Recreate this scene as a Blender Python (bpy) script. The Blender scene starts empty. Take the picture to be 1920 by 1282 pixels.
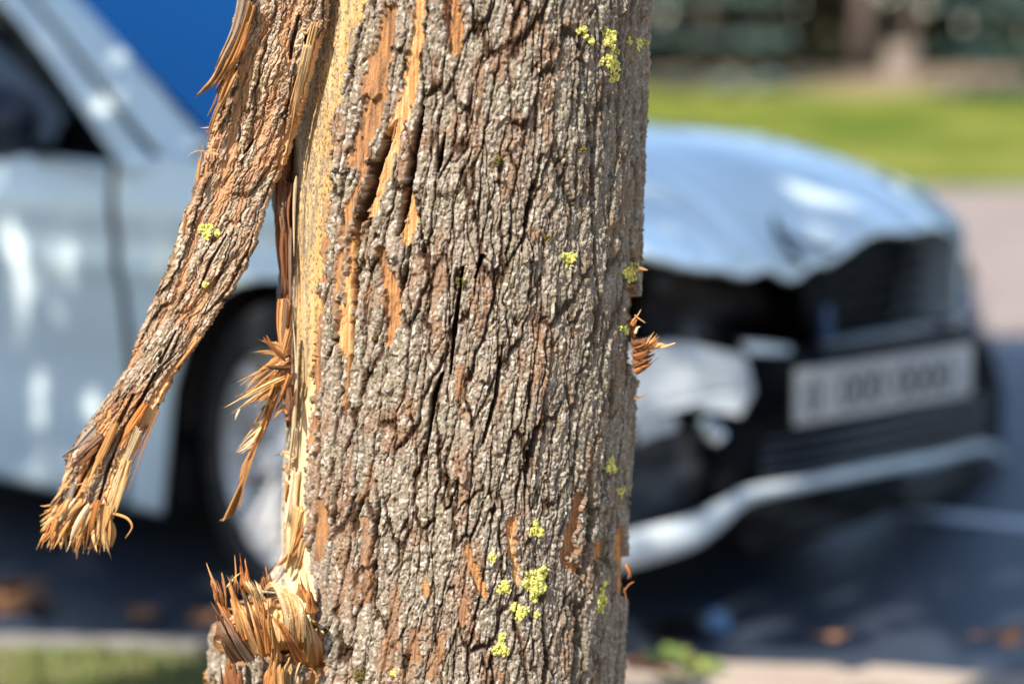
import bpy, bmesh, math, random
import numpy as np
from mathutils import Vector, Matrix
random.seed(7); rng = np.random.default_rng(11)
S = bpy.context.scene
C = S.collection
# ------------------------------------------------------------------ camera, light, exposure
F = 3733.0; PITCH = math.radians(8.25); H = 1.15
cam_d = bpy.data.cameras.new('camera'); cam = bpy.data.objects.new('camera', cam_d); C.objects.link(cam)
cam.location = (0, 0, H); cam.rotation_euler = (math.pi/2-PITCH, 0, 0)
cam_d.sensor_width = 36; cam_d.lens = F/1920*36; cam_d.clip_start = .05; cam_d.clip_end = 500
cam_d.dof.use_dof = True; cam_d.dof.focus_distance = 1.805; cam_d.dof.aperture_fstop = 2.0; cam_d.dof.aperture_blades = 0
S.camera = cam
SUN = Vector((-.40, -.58, .707)).normalized()
W = bpy.data.worlds.new('World'); S.world = W; W.use_nodes = True
wn = W.node_tree; bg = wn.nodes['Background']; sky = wn.nodes.new('ShaderNodeTexSky')
sky.sky_type = 'NISHITA'; sky.sun_disc = False
sky.sun_elevation = math.asin(SUN.z); sky.sun_rotation = math.atan2(SUN.x, SUN.y)
sky.air_density = 1.0; sky.dust_density = .6; sky.ozone_density = 1.0
wn.links.new(sky.outputs[0], bg.inputs[0]); bg.inputs[1].default_value = .15
sl = bpy.data.lights.new('sun', 'SUN'); sl.energy = 4.6; sl.angle = math.radians(.5); sl.color = (1, .95, .86)
so = bpy.data.objects.new('sun', sl); C.objects.link(so); so.rotation_euler = SUN.to_track_quat('Z', 'Y').to_euler()
S.view_settings.view_transform = 'Standard'; S.view_settings.look = 'None'
S.view_settings.exposure = .92; S.view_settings.gamma = 1; S.view_settings.use_curve_mapping = False
S.cycles.max_bounces = 6; S.cycles.transparent_max_bounces = 12; S.cycles.use_denoising = True

# ------------------------------------------------------------------ picture <-> place helpers
sp, cp = math.sin(PITCH), math.cos(PITCH)
def ray(px, py):
    a = (px-960)/F; b = -(py-641)/F
    return Vector((a, cp+b*sp, -sp+b*cp))
def P(px, py, Y):
    d = ray(px, py); return Vector((0, 0, H)) + d*(Y/d.y)
def proj(x, y, z):
    zz = z-H; dep = y*cp - zz*sp; up = y*sp + zz*cp
    return 960+F*x/dep, 641-F*up/dep
def ground(px, py, z=0):
    d = ray(px, py); return Vector((0, 0, H)) + d*((z-H)/d.z)

# ------------------------------------------------------------------ noise (numpy)
def h2(ix, iy, seed):
    n = (ix.astype(np.int64)*374761393 + iy.astype(np.int64)*668265263 + seed*1274126177) & 0x7fffffff
    n = ((n ^ (n >> 13))*1274126177) & 0x7fffffff
    n = ((n ^ (n >> 16))*668265263) & 0x7fffffff
    return ((n ^ (n >> 15)) & 0xffffff)/float(0xffffff)
def perlin(x, y, seed=0):
    x = np.asarray(x, float); y = np.asarray(y, float)
    xi = np.floor(x); yi = np.floor(y); xf = x-xi; yf = y-yi
    u = xf*xf*xf*(xf*(xf*6-15)+10); v = yf*yf*yf*(yf*(yf*6-15)+10)
    def g(ix, iy, dx, dy):
        a = h2(ix, iy, seed)*6.28318; return np.cos(a)*dx+np.sin(a)*dy
    a = g(xi, yi, xf, yf); b = g(xi+1, yi, xf-1, yf); c = g(xi, yi+1, xf, yf-1); d = g(xi+1, yi+1, xf-1, yf-1)
    return ((a*(1-u)+b*u)*(1-v)+(c*(1-u)+d*u)*v)*1.5
def fbm(x, y, seed=0, o=4):
    s = 0; a = 1
    for i in range(o):
        s = s+a*perlin(x*2**i, y*2**i, seed+i*17); a *= .5
    return s
def voro(x, y, seed=0, jit=.9):
    xi = np.floor(x); yi = np.floor(y)
    f1 = np.full(x.shape, 9.); f2 = np.full(x.shape, 9.); r = np.zeros(x.shape); oy = np.zeros(x.shape); ox = np.zeros(x.shape); r2 = np.zeros(x.shape)
    for dx in (-1, 0, 1):
        for dy in (-1, 0, 1):
            cx = xi+dx; cy = yi+dy
            qx = cx+.5+jit*(h2(cx, cy, seed)-.5)-x; qy = cy+.5+jit*(h2(cx, cy, seed+5)-.5)-y
            d = np.sqrt(qx*qx+qy*qy); m = d < f1
            f2 = np.where(m, f1, np.minimum(f2, d)); f1 = np.where(m, d, f1)
            r = np.where(m, h2(cx, cy, seed+9), r); r2 = np.where(m, h2(cx, cy, seed+13), r2)
            oy = np.where(m, -qy, oy); ox = np.where(m, -qx, ox)
    return f1, f2-f1, r, r2, ox, oy
def ss(a, b, x):
    t = np.clip((x-a)/(b-a), 0, 1); return t*t*(3-2*t)
def mix(a, b, t):
    return a*(1-t[..., None]) + np.asarray(b)*t[..., None]

# ------------------------------------------------------------------ materials
def nodes(name):
    m = bpy.data.materials.new(name); m.use_nodes = True
    nt = m.node_tree; return m, nt, nt.nodes['Principled BSDF']
def N(nt, t, **k):
    n = nt.nodes.new(t)
    for a, b in k.items(): setattr(n, a, b)
    return n
def setin(n, d):
    for k, v in d.items(): n.inputs[k].default_value = v
def col_mat(name, rough=.85, nscale=700, bump=.25, bdist=.0006, var=.35, spec=.3, stretch=None, trans=0):
    """colour from the 'Col' attribute, broken up by fine noise, fine relief as bump"""
    m, nt, b = nodes(name)
    at = N(nt, 'ShaderNodeAttribute'); at.attribute_name = 'Col'
    tc = N(nt, 'ShaderNodeTexCoord'); mp = N(nt, 'ShaderNodeMapping')
    nt.links.new(tc.outputs['Object'], mp.inputs[0])
    if stretch: mp.inputs['Scale'].default_value = stretch
    n1 = N(nt, 'ShaderNodeTexNoise'); setin(n1, {'Scale': nscale, 'Detail': 5, 'Roughness': .65})
    nt.links.new(mp.outputs[0], n1.inputs[0])
    mr = N(nt, 'ShaderNodeMapRange'); setin(mr, {'From Min': .3, 'From Max': .7, 'To Min': 1-var, 'To Max': 1+var})
    nt.links.new(n1.outputs[0], mr.inputs[0])
    mx = N(nt, 'ShaderNodeVectorMath', operation='SCALE')
    nt.links.new(at.outputs['Color'], mx.inputs[0]); nt.links.new(mr.outputs[0], mx.inputs['Scale'])
    nt.links.new(mx.outputs[0], b.inputs['Base Color'])
    bp = N(nt, 'ShaderNodeBump'); setin(bp, {'Strength': bump, 'Distance': bdist})
    nt.links.new(n1.outputs[0], bp.inputs['Height']); nt.links.new(bp.outputs[0], b.inputs['Normal'])
    setin(b, {'Roughness': rough, 'Specular IOR Level': spec})
    return m
M_bark = col_mat('bark', nscale=1100, bump=.9, bdist=.0011, var=.36, spec=.08, rough=.95)
M_wood = col_mat('bare_wood', nscale=500, bump=.35, bdist=.0004, var=.16, rough=.7, stretch=(1, 1, .12))
M_split = col_mat('split_wood', nscale=900, bump=.5, bdist=.0005, var=.28, rough=.75)
M_lich = col_mat('lichen', nscale=1200, bump=.5, bdist=.0005, var=.25, rough=.9)
def flat_mat(name, col, rough=.5, metal=0, coat=0, nscale=8, var=.12, spec=.5, col2=None, bump=0, bd=.01, detail=4):
    m, nt, b = nodes(name)
    tc = N(nt, 'ShaderNodeTexCoord'); n1 = N(nt, 'ShaderNodeTexNoise'); setin(n1, {'Scale': nscale, 'Detail': detail, 'Roughness': .6})
    nt.links.new(tc.outputs['Object'], n1.inputs[0])
    mx = N(nt, 'ShaderNodeMix', data_type='RGBA')
    c2 = col2 or tuple(c*(1+var) for c in col); c1 = col if col2 else tuple(c*(1-var) for c in col)
    mx.inputs[6].default_value = (*c1, 1); mx.inputs[7].default_value = (*c2, 1)
    mr = N(nt, 'ShaderNodeMapRange'); setin(mr, {'From Min': .35, 'From Max': .65})
    nt.links.new(n1.outputs[0], mr.inputs[0]); nt.links.new(mr.outputs[0], mx.inputs[0])
    nt.links.new(mx.outputs[2], b.inputs['Base Color'])
    setin(b, {'Roughness': rough, 'Metallic': metal, 'Coat Weight': coat, 'Coat Roughness': .06, 'Specular IOR Level': spec})
    if bump:
        bp = N(nt, 'ShaderNodeBump'); setin(bp, {'Strength': bump, 'Distance': bd})
        nt.links.new(n1.outputs[0], bp.inputs['Height']); nt.links.new(bp.outputs[0], b.inputs['Normal'])
    return m
M_paint = flat_mat('silver_paint', (.78, .88, .88), rough=.3, metal=.0, coat=1, nscale=3, var=.03)
M_white = flat_mat('white_plastic', (.62, .66, .67), rough=.4, nscale=14, var=.12, coat=.4)
M_dark = flat_mat('black_plastic', (.005, .005, .006), spec=.12, rough=.6, nscale=20, var=.5)
M_bay = flat_mat('engine_bay', (.010, .008, .008), rough=.7, nscale=25, var=.7, col2=(.03, .02, .018))
M_gloss = flat_mat('gloss_black', (.012, .016, .03), rough=.35)
M_grey = flat_mat('grey_plastic', (.03, .034, .038), rough=.5, nscale=10, var=.4)
M_rubber = flat_mat('rubber', (.02, .019, .018), rough=.85, nscale=40)
M_alloy = flat_mat('alloy', (.80, .78, .76), rough=.4, metal=.3, nscale=12)
M_chrome = flat_mat('chrome', (.7, .72, .74), rough=.2, metal=1)
M_plate = flat_mat('plate_white', (.44, .44, .42), rough=.5)
M_ink = flat_mat('plate_ink', (.03, .03, .03), rough=.6)
M_asph = flat_mat('asphalt', (.026, .036, .055), rough=.5, nscale=60, col2=(.042, .052, .072), bump=.4, bd=.004, detail=8)
M_pav = flat_mat('pavement', (.20, .15, .125), rough=.85, nscale=3, col2=(.30, .24, .20), bump=.3, bd=.003, detail=8)
M_path = flat_mat('footpath', (.34, .26, .20), rough=.9, nscale=9, col2=(.44, .35, .27), bump=.3, bd=.003, detail=8)
M_kerb = flat_mat('kerb_stone', (.16, .145, .13), rough=.85, nscale=25, col2=(.26, .23, .20), bump=.4, bd=.004)
M_line = flat_mat('road_paint', (.62, .63, .64), rough=.6, nscale=30, var=.2)
M_soil = flat_mat('soil', (.15, .10, .06), rough=.95, nscale=1.2, col2=(.28, .20, .12), bump=.4, bd=.02)
M_lawn = flat_mat('lawn', (.05, .09, .006), spec=.1, rough=.9, nscale=.45, col2=(.22, .21, .04), detail=8)  # strong green contrast: the dark patches stand in for shade on the grass
M_grassbed = flat_mat('turf', (.09, .11, .02), rough=.95, nscale=7, col2=(.21, .18, .08), bump=.5, bd=.02, detail=8)
M_trunkfar = flat_mat('far_bark', (.07, .05, .04), rough=.9, nscale=5, col2=(.14, .10, .08))
M_stump = flat_mat('stump_wood', (.14, .10, .08), rough=.9, nscale=5, col2=(.24, .19, .15))
M_spruce = flat_mat('spruce_needles', (.012, .03, .024), spec=.08, rough=.9, nscale=.8, col2=(.16, .23, .20))
M_bush = flat_mat('dark_leaves', (.006, .008, .005), rough=.9, spec=.1, nscale=.5, col2=(.03, .027, .014))
M_blue = flat_mat('blue_plastic', (.03, .07, .16), rough=.4)
M_seat = flat_mat('seat_cloth', (.02, .02, .023), rough=.9)
def leafmat(name, c1, c2):
    m = flat_mat(name, c1, rough=.6, nscale=3, col2=c2); nt = m.node_tree; b = nt.nodes['Principled BSDF']
    tr = N(nt, 'ShaderNodeBsdfTranslucent'); tr.inputs[0].default_value = (*[c*.9 for c in c2], 1)
    mx = N(nt, 'ShaderNodeMixShader'); mx.inputs[0].default_value = .25
    nt.links.new(b.outputs[0], mx.inputs[1]); nt.links.new(tr.outputs[0], mx.inputs[2])
    nt.links.new(mx.outputs[0], nt.nodes['Material Output'].inputs[0]); return m
M_leaf = leafmat('tree_leaves', (.04, .08, .015), (.09, .14, .03))
M_gl1 = leafmat('grass_blade', (.10, .15, .02), (.26, .25, .07))
M_fl = flat_mat('dead_leaf', (.22, .09, .04), rough=.7, nscale=9, col2=(.34, .17, .07))
M_fl2 = flat_mat('green_leaf', (.14, .22, .04), rough=.6, nscale=9, col2=(.3, .3, .07))
def glass(name, tint, ior=1.6, gl=(.95, .97, 1)):
    m, nt, b = nodes(name); nt.nodes.remove(b)
    g = N(nt, 'ShaderNodeBsdfGlossy'); g.inputs[0].default_value = (*gl, 1); g.inputs[1].default_value = .02
    t = N(nt, 'ShaderNodeBsdfTransparent'); t.inputs[0].default_value = (*tint, 1)
    fr = N(nt, 'ShaderNodeFresnel'); fr.inputs[0].default_value = ior
    mx = N(nt, 'ShaderNodeMixShader')
    nt.links.new(fr.outputs[0], mx.inputs[0]); nt.links.new(t.outputs[0], mx.inputs[1]); nt.links.new(g.outputs[0], mx.inputs[2])
    nt.links.new(mx.outputs[0], nt.nodes['Material Output'].inputs[0]); return m
M_glass = glass('side_glass', (.13, .15, .12), 1.15)
M_wind = glass('windscreen_glass', (.05, .10, .16), 2.2, (.06, .29, .56))

# ------------------------------------------------------------------ object helpers
def link(name, me, mat=None, parent=None, smooth=False, loc=None, kind=None):
    o = bpy.data.objects.new(name, me); C.objects.link(o)
    if mat: me.materials.append(mat)
    if parent: o.parent = parent
    if loc is not None: o.location = loc
    if kind: o['kind'] = kind
    if smooth: me.polygons.foreach_set('use_smooth', np.ones(len(me.polygons), dtype=bool))
    return o
def mesh_np(name, V, Q, col=None):
    """V (n,3), Q (m,4 or 3) arrays"""
    me = bpy.data.meshes.new(name); k = Q.shape[1]
    me.vertices.add(len(V)); me.vertices.foreach_set('co', np.ascontiguousarray(V, dtype=np.float32).ravel())
    me.loops.add(Q.size); me.loops.foreach_set('vertex_index', Q.ravel().astype(np.int32))
    me.polygons.add(len(Q)); me.polygons.foreach_set('loop_start', np.arange(0, Q.size, k, dtype=np.int32))
    me.update(calc_edges=True)
    if col is not None:
        a = me.color_attributes.new('Col', 'FLOAT_COLOR', 'POINT')
        c = np.ones((len(V), 4), np.float32); c[:, :3] = np.clip(col, .004, .95); a.data.foreach_set('color', c.ravel())
    return me
def gridq(nr, nc, wrap=False):
    i = np.arange(nr-1)[:, None]*nc; j = np.arange(nc-1 if not wrap else nc)[None, :]; j2 = (j+1) % nc
    return np.stack([i+j, i+j2, i+nc+j2, i+nc+j], -1).reshape(-1, 4)
def strip_unused(V, Q, col):
    used = np.zeros(len(V), bool); used[Q.ravel()] = True
    m = np.cumsum(used)-1; return V[used], m[Q], (col[used] if col is not None else None)
def empty(name, loc, rz=0):
    o = bpy.data.objects.new(name, None); C.objects.link(o); o.location = loc; o.rotation_euler = (0, 0, rz); o.empty_display_size = .2; return o
def tag(o, label, cat, group=None):
    o['label'] = label; o['category'] = cat
    if group: o['group'] = group
    return o
def structure(o): o['kind'] = 'structure'; return o
def tube_arrays(pts, rad, n=6, flat=1.0, up=None, jag=0.0, seed=0):
    """tapered tube through pts; flat = thickness ratio"""
    r_ = random.Random(seed); V = []; K = len(pts)
    up = up or Vector((0, -1, .1))
    ph = [r_.uniform(0, 6.28) for _ in range(3)]
    for i, p in enumerate(pts):
        t = (pts[min(i+1, K-1)]-pts[max(i-1, 0)]).normalized()
        a = t.cross(up)
        if a.length < 1e-4: a = t.cross(Vector((1, 0, 0)))
        a.normalize(); b = a.cross(t).normalized(); r = rad[i]
        for k in range(n):
            g = 6.28318*k/n; w = 1+jag*(r_.random()-.5)*2
            V.append(p+a*math.cos(g)*r*w+b*math.sin(g)*r*flat*w)
    Fs = []
    for i in range(K-1):
        for k in range(n):
            Fs.append((i*n+k, i*n+(k+1) % n, (i+1)*n+(k+1) % n, (i+1)*n+k))
    V.append(pts[0]); V.append(pts[-1])
    for k in range(n):
        Fs.append((len(V)-2, (k+1) % n, k)); Fs.append((len(V)-1, (K-1)*n+k, (K-1)*n+(k+1) % n))
    return V, Fs
def catmull(pts, m):
    P_ = [pts[0]]+list(pts)+[pts[-1]]; out = []
    K = len(pts)-1
    for q in range(m+1):
        s = q/m*K; i = min(int(s), K-1); t = s-i
        a, b, c, d = P_[i], P_[i+1], P_[i+2], P_[i+3]
        out.append(.5*((2*b)+(c-a)*t+(2*a-5*b+4*c-d)*t*t+(3*b-a-3*c+d)*t**3))
    return out
def py_mesh(name, V, Fs, cols=None):
    me = bpy.data.meshes.new(name); me.from_pydata([tuple(v) for v in V], [], Fs)
    if cols is not None:
        a = me.color_attributes.new('Col', 'FLOAT_COLOR', 'POINT')
        c = np.ones((len(V), 4), np.float32); c[:, :3] = cols; a.data.foreach_set('color', c.ravel())
    return me
def box_obj(name, lo, hi, mat, parent, bev=.0, rot=None, loc=None):
    bm = bmesh.new(); bmesh.ops.create_cube(bm, size=1)
    for v in bm.verts:
        v.co = Vector(((lo[0]+hi[0])/2+v.co.x*(hi[0]-lo[0]), (lo[1]+hi[1])/2+v.co.y*(hi[1]-lo[1]), (lo[2]+hi[2])/2+v.co.z*(hi[2]-lo[2])))
    if bev: bmesh.ops.bevel(bm, geom=bm.edges[:], offset=bev, segments=3, affect='EDGES', profile=.6)
    me = bpy.data.meshes.new(name); bm.to_mesh(me); bm.free(); return link(name, me, mat, parent)

# ================================================================== SETTING
# ground sheet; the far lawn rises gently as a bank
def ground_z(x, y):
    return .80*ss(18.0, 29.0, y)+.9*ss(29, 60, y)
def sheet(name, xs, ys, zf, mat):
    X, Y = np.meshgrid(xs, ys); Z = zf(X, Y)
    me = mesh_np(name, np.stack([X, Y, Z], -1).reshape(-1, 3), gridq(len(ys), len(xs))); return structure(link(name, me, mat, smooth=True))
sheet('ground', np.linspace(-150, 150, 61), np.concatenate([[-60, -20], np.linspace(-2, 15, 8)]), lambda X, Y: X*0-.02, M_soil)
KY = lambda x: 3.585-.085*x       # near kerb edge (grass side)
sheet('road', np.linspace(-150, 150, 61), np.array([3.0, 6, 10, 14.4]), lambda X, Y: X*0, M_asph)
sheet('pavement', np.linspace(-150, 150, 61), np.array([8.1, 13, 14.4, 16.4]), lambda X, Y: X*0+.006+.05*ss(14.2, 14.5, Y), M_pav)
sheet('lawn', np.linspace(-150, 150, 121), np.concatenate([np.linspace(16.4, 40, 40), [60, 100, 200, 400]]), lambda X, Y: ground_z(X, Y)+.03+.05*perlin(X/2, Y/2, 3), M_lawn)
# strip of sandy pavement on the near side and turf to its left
VZ = lambda x, y: .035+.012*fbm(x*1.7, y*1.7, 21)
X, Tt = np.meshgrid(np.linspace(-6, .12, 140), np.linspace(0, 1, 110)); Y = -2+(KY(X)+2)*Tt
structure(link('verge', mesh_np('verge', np.stack([X, Y, VZ(X, Y)], -1).reshape(-1, 3), gridq(110, 140)), M_grassbed, smooth=True))
X, Tt = np.meshgrid(np.linspace(.12, 6, 100), np.linspace(0, 1, 80)); Y = -2+(KY(X)+2)*Tt
structure(link('footpath', mesh_np('footpath', np.stack([X, Y, VZ(X, Y)+.004], -1).reshape(-1, 3), gridq(80, 100)), M_path, smooth=True))
# kerb stones
kerb = empty('kerb', (0, 3.62, 0), math.atan(-.085)); kerb['kind'] = 'structure'
kb = box_obj('kerb_stone', (-.49, -.045, -.05), (.49, .045, .040), M_kerb, None, bev=.012)
for i in range(-7, 0):
    o = kb if i == -7 else kb.copy()
    if i != -7: C.objects.link(o)
    o.parent = kerb; o.location = (i*1.0+.13, random.uniform(-.006, .006), random.uniform(-.006, .004)); o.rotation_euler = (0, 0, random.uniform(-.006, .006))
# painted line across the road (runs out of frame to the right)
a = ground(1640, 953); b = ground(2150, 1012)
d = (b-a).normalized(); n = Vector((-d.y, d.x, 0)); b = a+d*4
V = [a-n*.045, b-n*.045, b+n*.045, a+n*.045]
for v in V: v.z = .004
structure(link('road_marking', py_mesh('road_marking', V, [(0, 1, 2, 3)]), M_line))
# grass blades on the near verge
def blades(name, n, xr, yr, zf, mat, hmin, hmax, kind='stuff', tagit=None, seed=1):
    r = np.random.default_rng(seed); x = r.uniform(*xr, n); y = r.uniform(*yr, n)
    keep = (perlin(x*2.2, y*2.2, 8)+.25*r.normal(size=n)) > -.12; x = x[keep]; y = y[keep]; n = len(x)
    z = zf(x, y); a = r.uniform(0, 6.28, n); h = r.uniform(hmin, hmax, n); w = .0022+.0015*r.random(n); l = r.uniform(.2, .9, n)*h; a2 = r.uniform(0, 6.28, n)
    b0 = np.stack([x-w*np.cos(a), y-w*np.sin(a), z-.005], -1); b1 = np.stack([x+w*np.cos(a), y+w*np.sin(a), z-.005], -1)
    m0 = np.stack([x-w*.7*np.cos(a)+l*.35*np.cos(a2), y-w*.7*np.sin(a)+l*.35*np.sin(a2), z+h*.6], -1); m1 = m0+np.stack([1.4*w*np.cos(a), 1.4*w*np.sin(a), 0*w], -1)
    t0 = np.stack([x+l*np.cos(a2), y+l*np.sin(a2), z+h], -1); t1 = t0+np.stack([.2*w, 0*w, 0*w], -1)
    V = np.concatenate([b0, b1, m1, m0, t1, t0]); i = np.arange(n)
    Q = np.concatenate([np.stack([i, i+n, i+2*n, i+3*n], -1), np.stack([i+3*n, i+2*n, i+4*n, i+5*n], -1)])
    o = link(name, mesh_np(name, V, Q), mat); o['kind'] = kind; return o
g = blades('grass', 42000, (-2.6, .12), (1.0, 3.62), VZ, M_gl1, .012, .038)
tag(g, 'short sunlit grass on the near verge before the kerb', 'grass')

# ================================================================== THE TREE
tree = empty('damaged_tree', (-.081, 1.93, 0))
tag(tree, 'broad sunlit tree trunk with furrowed bark and torn strip hanging beside it', 'tree')
TL = Vector(tree.location)
def T(v): return np.asarray(v)-np.array(TL)     # world -> tree local
AX = lambda z: -.063+.034*(z-.523)
AY = 1.93
RB, RW = .1670, .1680
def lerp_px(tab):
    xs = [t[0] for t in tab]; ys = [t[1] for t in tab]
    return lambda v: np.interp(v, xs, ys)
gapx = lerp_px([(-400, 700), (-60, 690), (0, 684), (45, 672), (70, 662), (100, 655), (180, 642), (240, 622), (300, 623), (345, 620), (400, 612), (460, 603), (500, 600), (600, 597), (700, 590), (800, 583), (900, 579), (1000, 578), (1060, 580), (1110, 590), (1180, 602), (1230, 606), (1300, 600), (1500, 560), (1700, 500)])
gapy = lerp_px([(300, 1140), (405, 1150), (430, 1195), (455, 1235), (480, 1228), (530, 1222), (560, 1235), (590, 1240), (640, 1290)])
def bulge(phi, z):
    py = proj(0*z, 0*z+1.8, z)[1]
    return .066*ss(1090, 1250, py)*np.exp(-((phi+1.50)/.62)**2) + .06*np.exp(-z/.12)
def bark_height(u, v, gs=1.0):
    """u,v metres on the unrolled bark; returns height (m), furrow mask, cell randoms"""
    uu = u - .10*v + .0048*fbm(u/.05, v/.16, 31, 3) + .0016*fbm(u/.012, v/.02, 37, 2)
    vv = v + .008*fbm(u/.02, v/.05, 41, 3)
    _, eA, rA, rA2, oxA, oyA = voro(uu/.0165, vv/.105, 1, .95)
    _, eB, rB, rB2, oxB, oyB = voro(uu/.0075, vv/.038, 2, .95)
    _, eC, rC, rC2, oxC, oyC = voro(uu/.0034+.3*perlin(u/.004, v/.004, 4), vv/.0085, 3, 1.)
    gA = ss(.0, .13, eA+.06*fbm(u/.003, v/.009, 51, 3)); gB = ss(0, .12, eB+.05*fbm(u/.0022, v/.006, 53, 2)); gC = ss(0, .22, eC)
    # long vertical furrows as ridged noise
    rd = np.abs(perlin(uu/.019, vv/.15, 61)+.25*perlin(uu/.006, vv/.04, 62)); fur = ss(.0, .07, rd+.02*perlin(u/.0025, v/.008, 63))
    rd2 = np.abs(perlin(uu/.009, vv/.07, 65)); fur2 = ss(.0, .05, rd2)
    h = .0040*gA*(.35+.9*rA) + .0042*(fur-.5)*(.5+.5*ss(-.3, .3, perlin(u/.04, v/.1, 67))) + .0020*fur2 + .0016*gB*(.2+1.2*rB) + .0011*gC*(.1+1.6*rC)
    h += gA*.0036*(-oyA)*(rA2 > .35)*rA2            # plates whose lower ends stand proud
    h += gB*.0019*(-oyB)*(rB2 > .4) + .0014*oxB*gB*(rB-.5)
    h += .0011*fbm(u/.0030, v/.0045, 71, 4) + .0011*fbm(u/.02, v/.05, 73, 3) + .0008*np.abs(perlin(u/.0020, v/.0034, 77)) + .0003*perlin(u/.0011, v/.0012, 79)
    h -= .0016*(1-gB)*(1-ss(.0, .35, eA))
    return h, gA*fur, rA, rB, rC, gB
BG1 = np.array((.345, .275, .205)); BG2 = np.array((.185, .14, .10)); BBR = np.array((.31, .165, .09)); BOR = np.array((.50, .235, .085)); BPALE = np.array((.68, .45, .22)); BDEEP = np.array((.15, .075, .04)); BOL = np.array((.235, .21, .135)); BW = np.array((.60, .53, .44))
def bark_color(u, v, g, rA, rB, rC, gB, exposure):
    n1 = fbm(u/.03, v/.07, 81, 4); n2 = fbm(u/.006, v/.012, 85, 3); n3 = perlin(u/.0022, v/.003, 89); n4 = perlin(u/.05, v/.09, 91)
    c = np.empty(u.shape+(3,)); c[:] = BG1
    c = mix(c, BG2, np.clip(.30+.55*(rB-.5)+.35*n2, 0, 1))
    c = mix(c, BOL, ss(.05, .6, n1)*.55*ss(-.2, .3, n3+.2))
    c = mix(c, BBR, ss(.1, .5, -n1+.5*(rA-.6))*.65)
    c = mix(c, BW, ss(.12, .45, n2+.6*n3-.15+.25*(rC-.5))*.75*gB)
    c = mix(c, BBR*.75, (1-gB)*.5)
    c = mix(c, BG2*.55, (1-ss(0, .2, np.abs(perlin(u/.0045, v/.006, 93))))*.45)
    c = mix(c, BW*1.1, ss(.25, .5, perlin(u/.0032, v/.0042, 94))*.6*ss(-.3, .3, n1+.2))
    c = mix(c, BDEEP*.4, (1-ss(.25, .95, g))*.95)  # dark inner bark, taken darker still to paint in furrow shadow
    e = np.clip(exposure, 0, 1)
    ec = np.empty(c.shape); ec[:] = BBR
    f = perlin(u/.0028, v/.05, 95)*.8+.9*perlin(u/.0012, v/.03, 97); ec = mix(ec, BBR*.55, ss(.1, .6, -f)*.8)
    ec = mix(ec, BOR, ss(.35, .8, e+.3*f)); ec = mix(ec, BPALE, ss(.8, 1.25, e+.45*f))
    return c*(1-ss(.1, .45, e)[..., None]) + ec*ss(.1, .45, e)[..., None]

def seg_dist(px, py, pts):
    """distance in picture units to a polyline pts [(x,y,w)], normalised by width"""
    best = np.full(px.shape, 99.)
    for (x0, y0, w0), (x1, y1, w1) in zip(pts[:-1], pts[1:]):
        dx, dy = x1-x0, y1-y0; t = np.clip(((px-x0)*dx+(py-y0)*dy)/(dx*dx+dy*dy), 0, 1)
        d = np.hypot(px-x0-t*dx, py-y0-t*dy)/(w0+(w1-w0)*t); best = np.minimum(best, d)
    return best
EXPO = [  # worn / torn streaks: polyline, strength, sink (m)
    ([(795, -60, 10), (788, 30, 11), (780, 110, 12), (765, 190, 14), (738, 262, 14), (722, 330, 11), (704, 400, 6)], 1.05, .001),
    ([(690, 400, 8), (668, 470, 9), (660, 540, 10), (652, 600, 14), (650, 660, 9)], 1.0, .002),
    ([(845, -40, 14), (852, 40, 15), (858, 92, 12)], .62, .003),
    ([(770, 360, 8), (775, 410, 14), (764, 450, 9)], 1.0, .002),
    ([(722, 470, 9), (735, 540, 15), (740, 600, 13), (732, 640, 8)], .62, .004),
    ([(740, 20, 12), (715, 120, 22), (700, 220, 20), (675, 300, 14)], .50, .002),
    ([(620, 350, 8), (618, 420, 12), (612, 520, 9)], .45, .001),
    ([(606, 560, 8), (604, 700, 9), (596, 820, 8)], .48, .0),
    ([(608, 940, 9), (610, 1010, 15), (604, 1050, 8)], .48, .001),
    ([(955, 975, 8), (958, 1010, 11), (955, 1035, 8)], .85, .002), ([(962, 1040, 6), (968, 1085, 7)], .9, .002),
    ([(875, 1022, 8), (886, 1060, 10), (905, 1110, 8)], .62, .001),
    ([(1078, 930, 8), (1068, 1000, 13), (1052, 1050, 12), (1080, 1070, 6)], .55, .004),
    ([(1152, 990, 7), (1152, 1040, 12), (1160, 1110, 10)], .75, .004), ([(1120, 1015, 6), (1112, 1060, 8)], .6, .003),
    ([(1176, 530, 8), (1180, 600, 15), (1184, 700, 11)], .70, .011),
    ([(690, 970, 8), (694, 1050, 10), (690, 1120, 9)], .35, .0), ([(745, 1100, 10), (740, 1180, 14), (720, 1240, 14)], .32, .0),
    ([(830, 1180, 10), (815, 1260, 16)], .36, .0), ([(775, 1180, 10), (778, 1230, 12)], .38, .0), ([(865, 1120, 7), (868, 1160, 7)], .45, 0),
    ([(800, 1090, 5), (802, 1110, 6)], .7, 0), ([(865, 690, 7), (862, 740, 9)], .35, 0), ([(1000, 600, 5), (1004, 640, 6)], .3, 0),
    ([(604, 1180, 10), (600, 1240, 16), (590, 1300, 16)], .75, .001), ([(700, 870, 6), (690, 930, 10)], .3, 0), ([(1020, 330, 5), (1012, 370, 8)], .25, 0),
    ([(648, 470, 5), (640, 540, 6)], .7, 0), ([(690, 310, 5), (660, 400, 7), (650, 440, 5)], .6, 0), ([(660, 660, 5), (655, 770, 4)], .55, 0),
]
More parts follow.
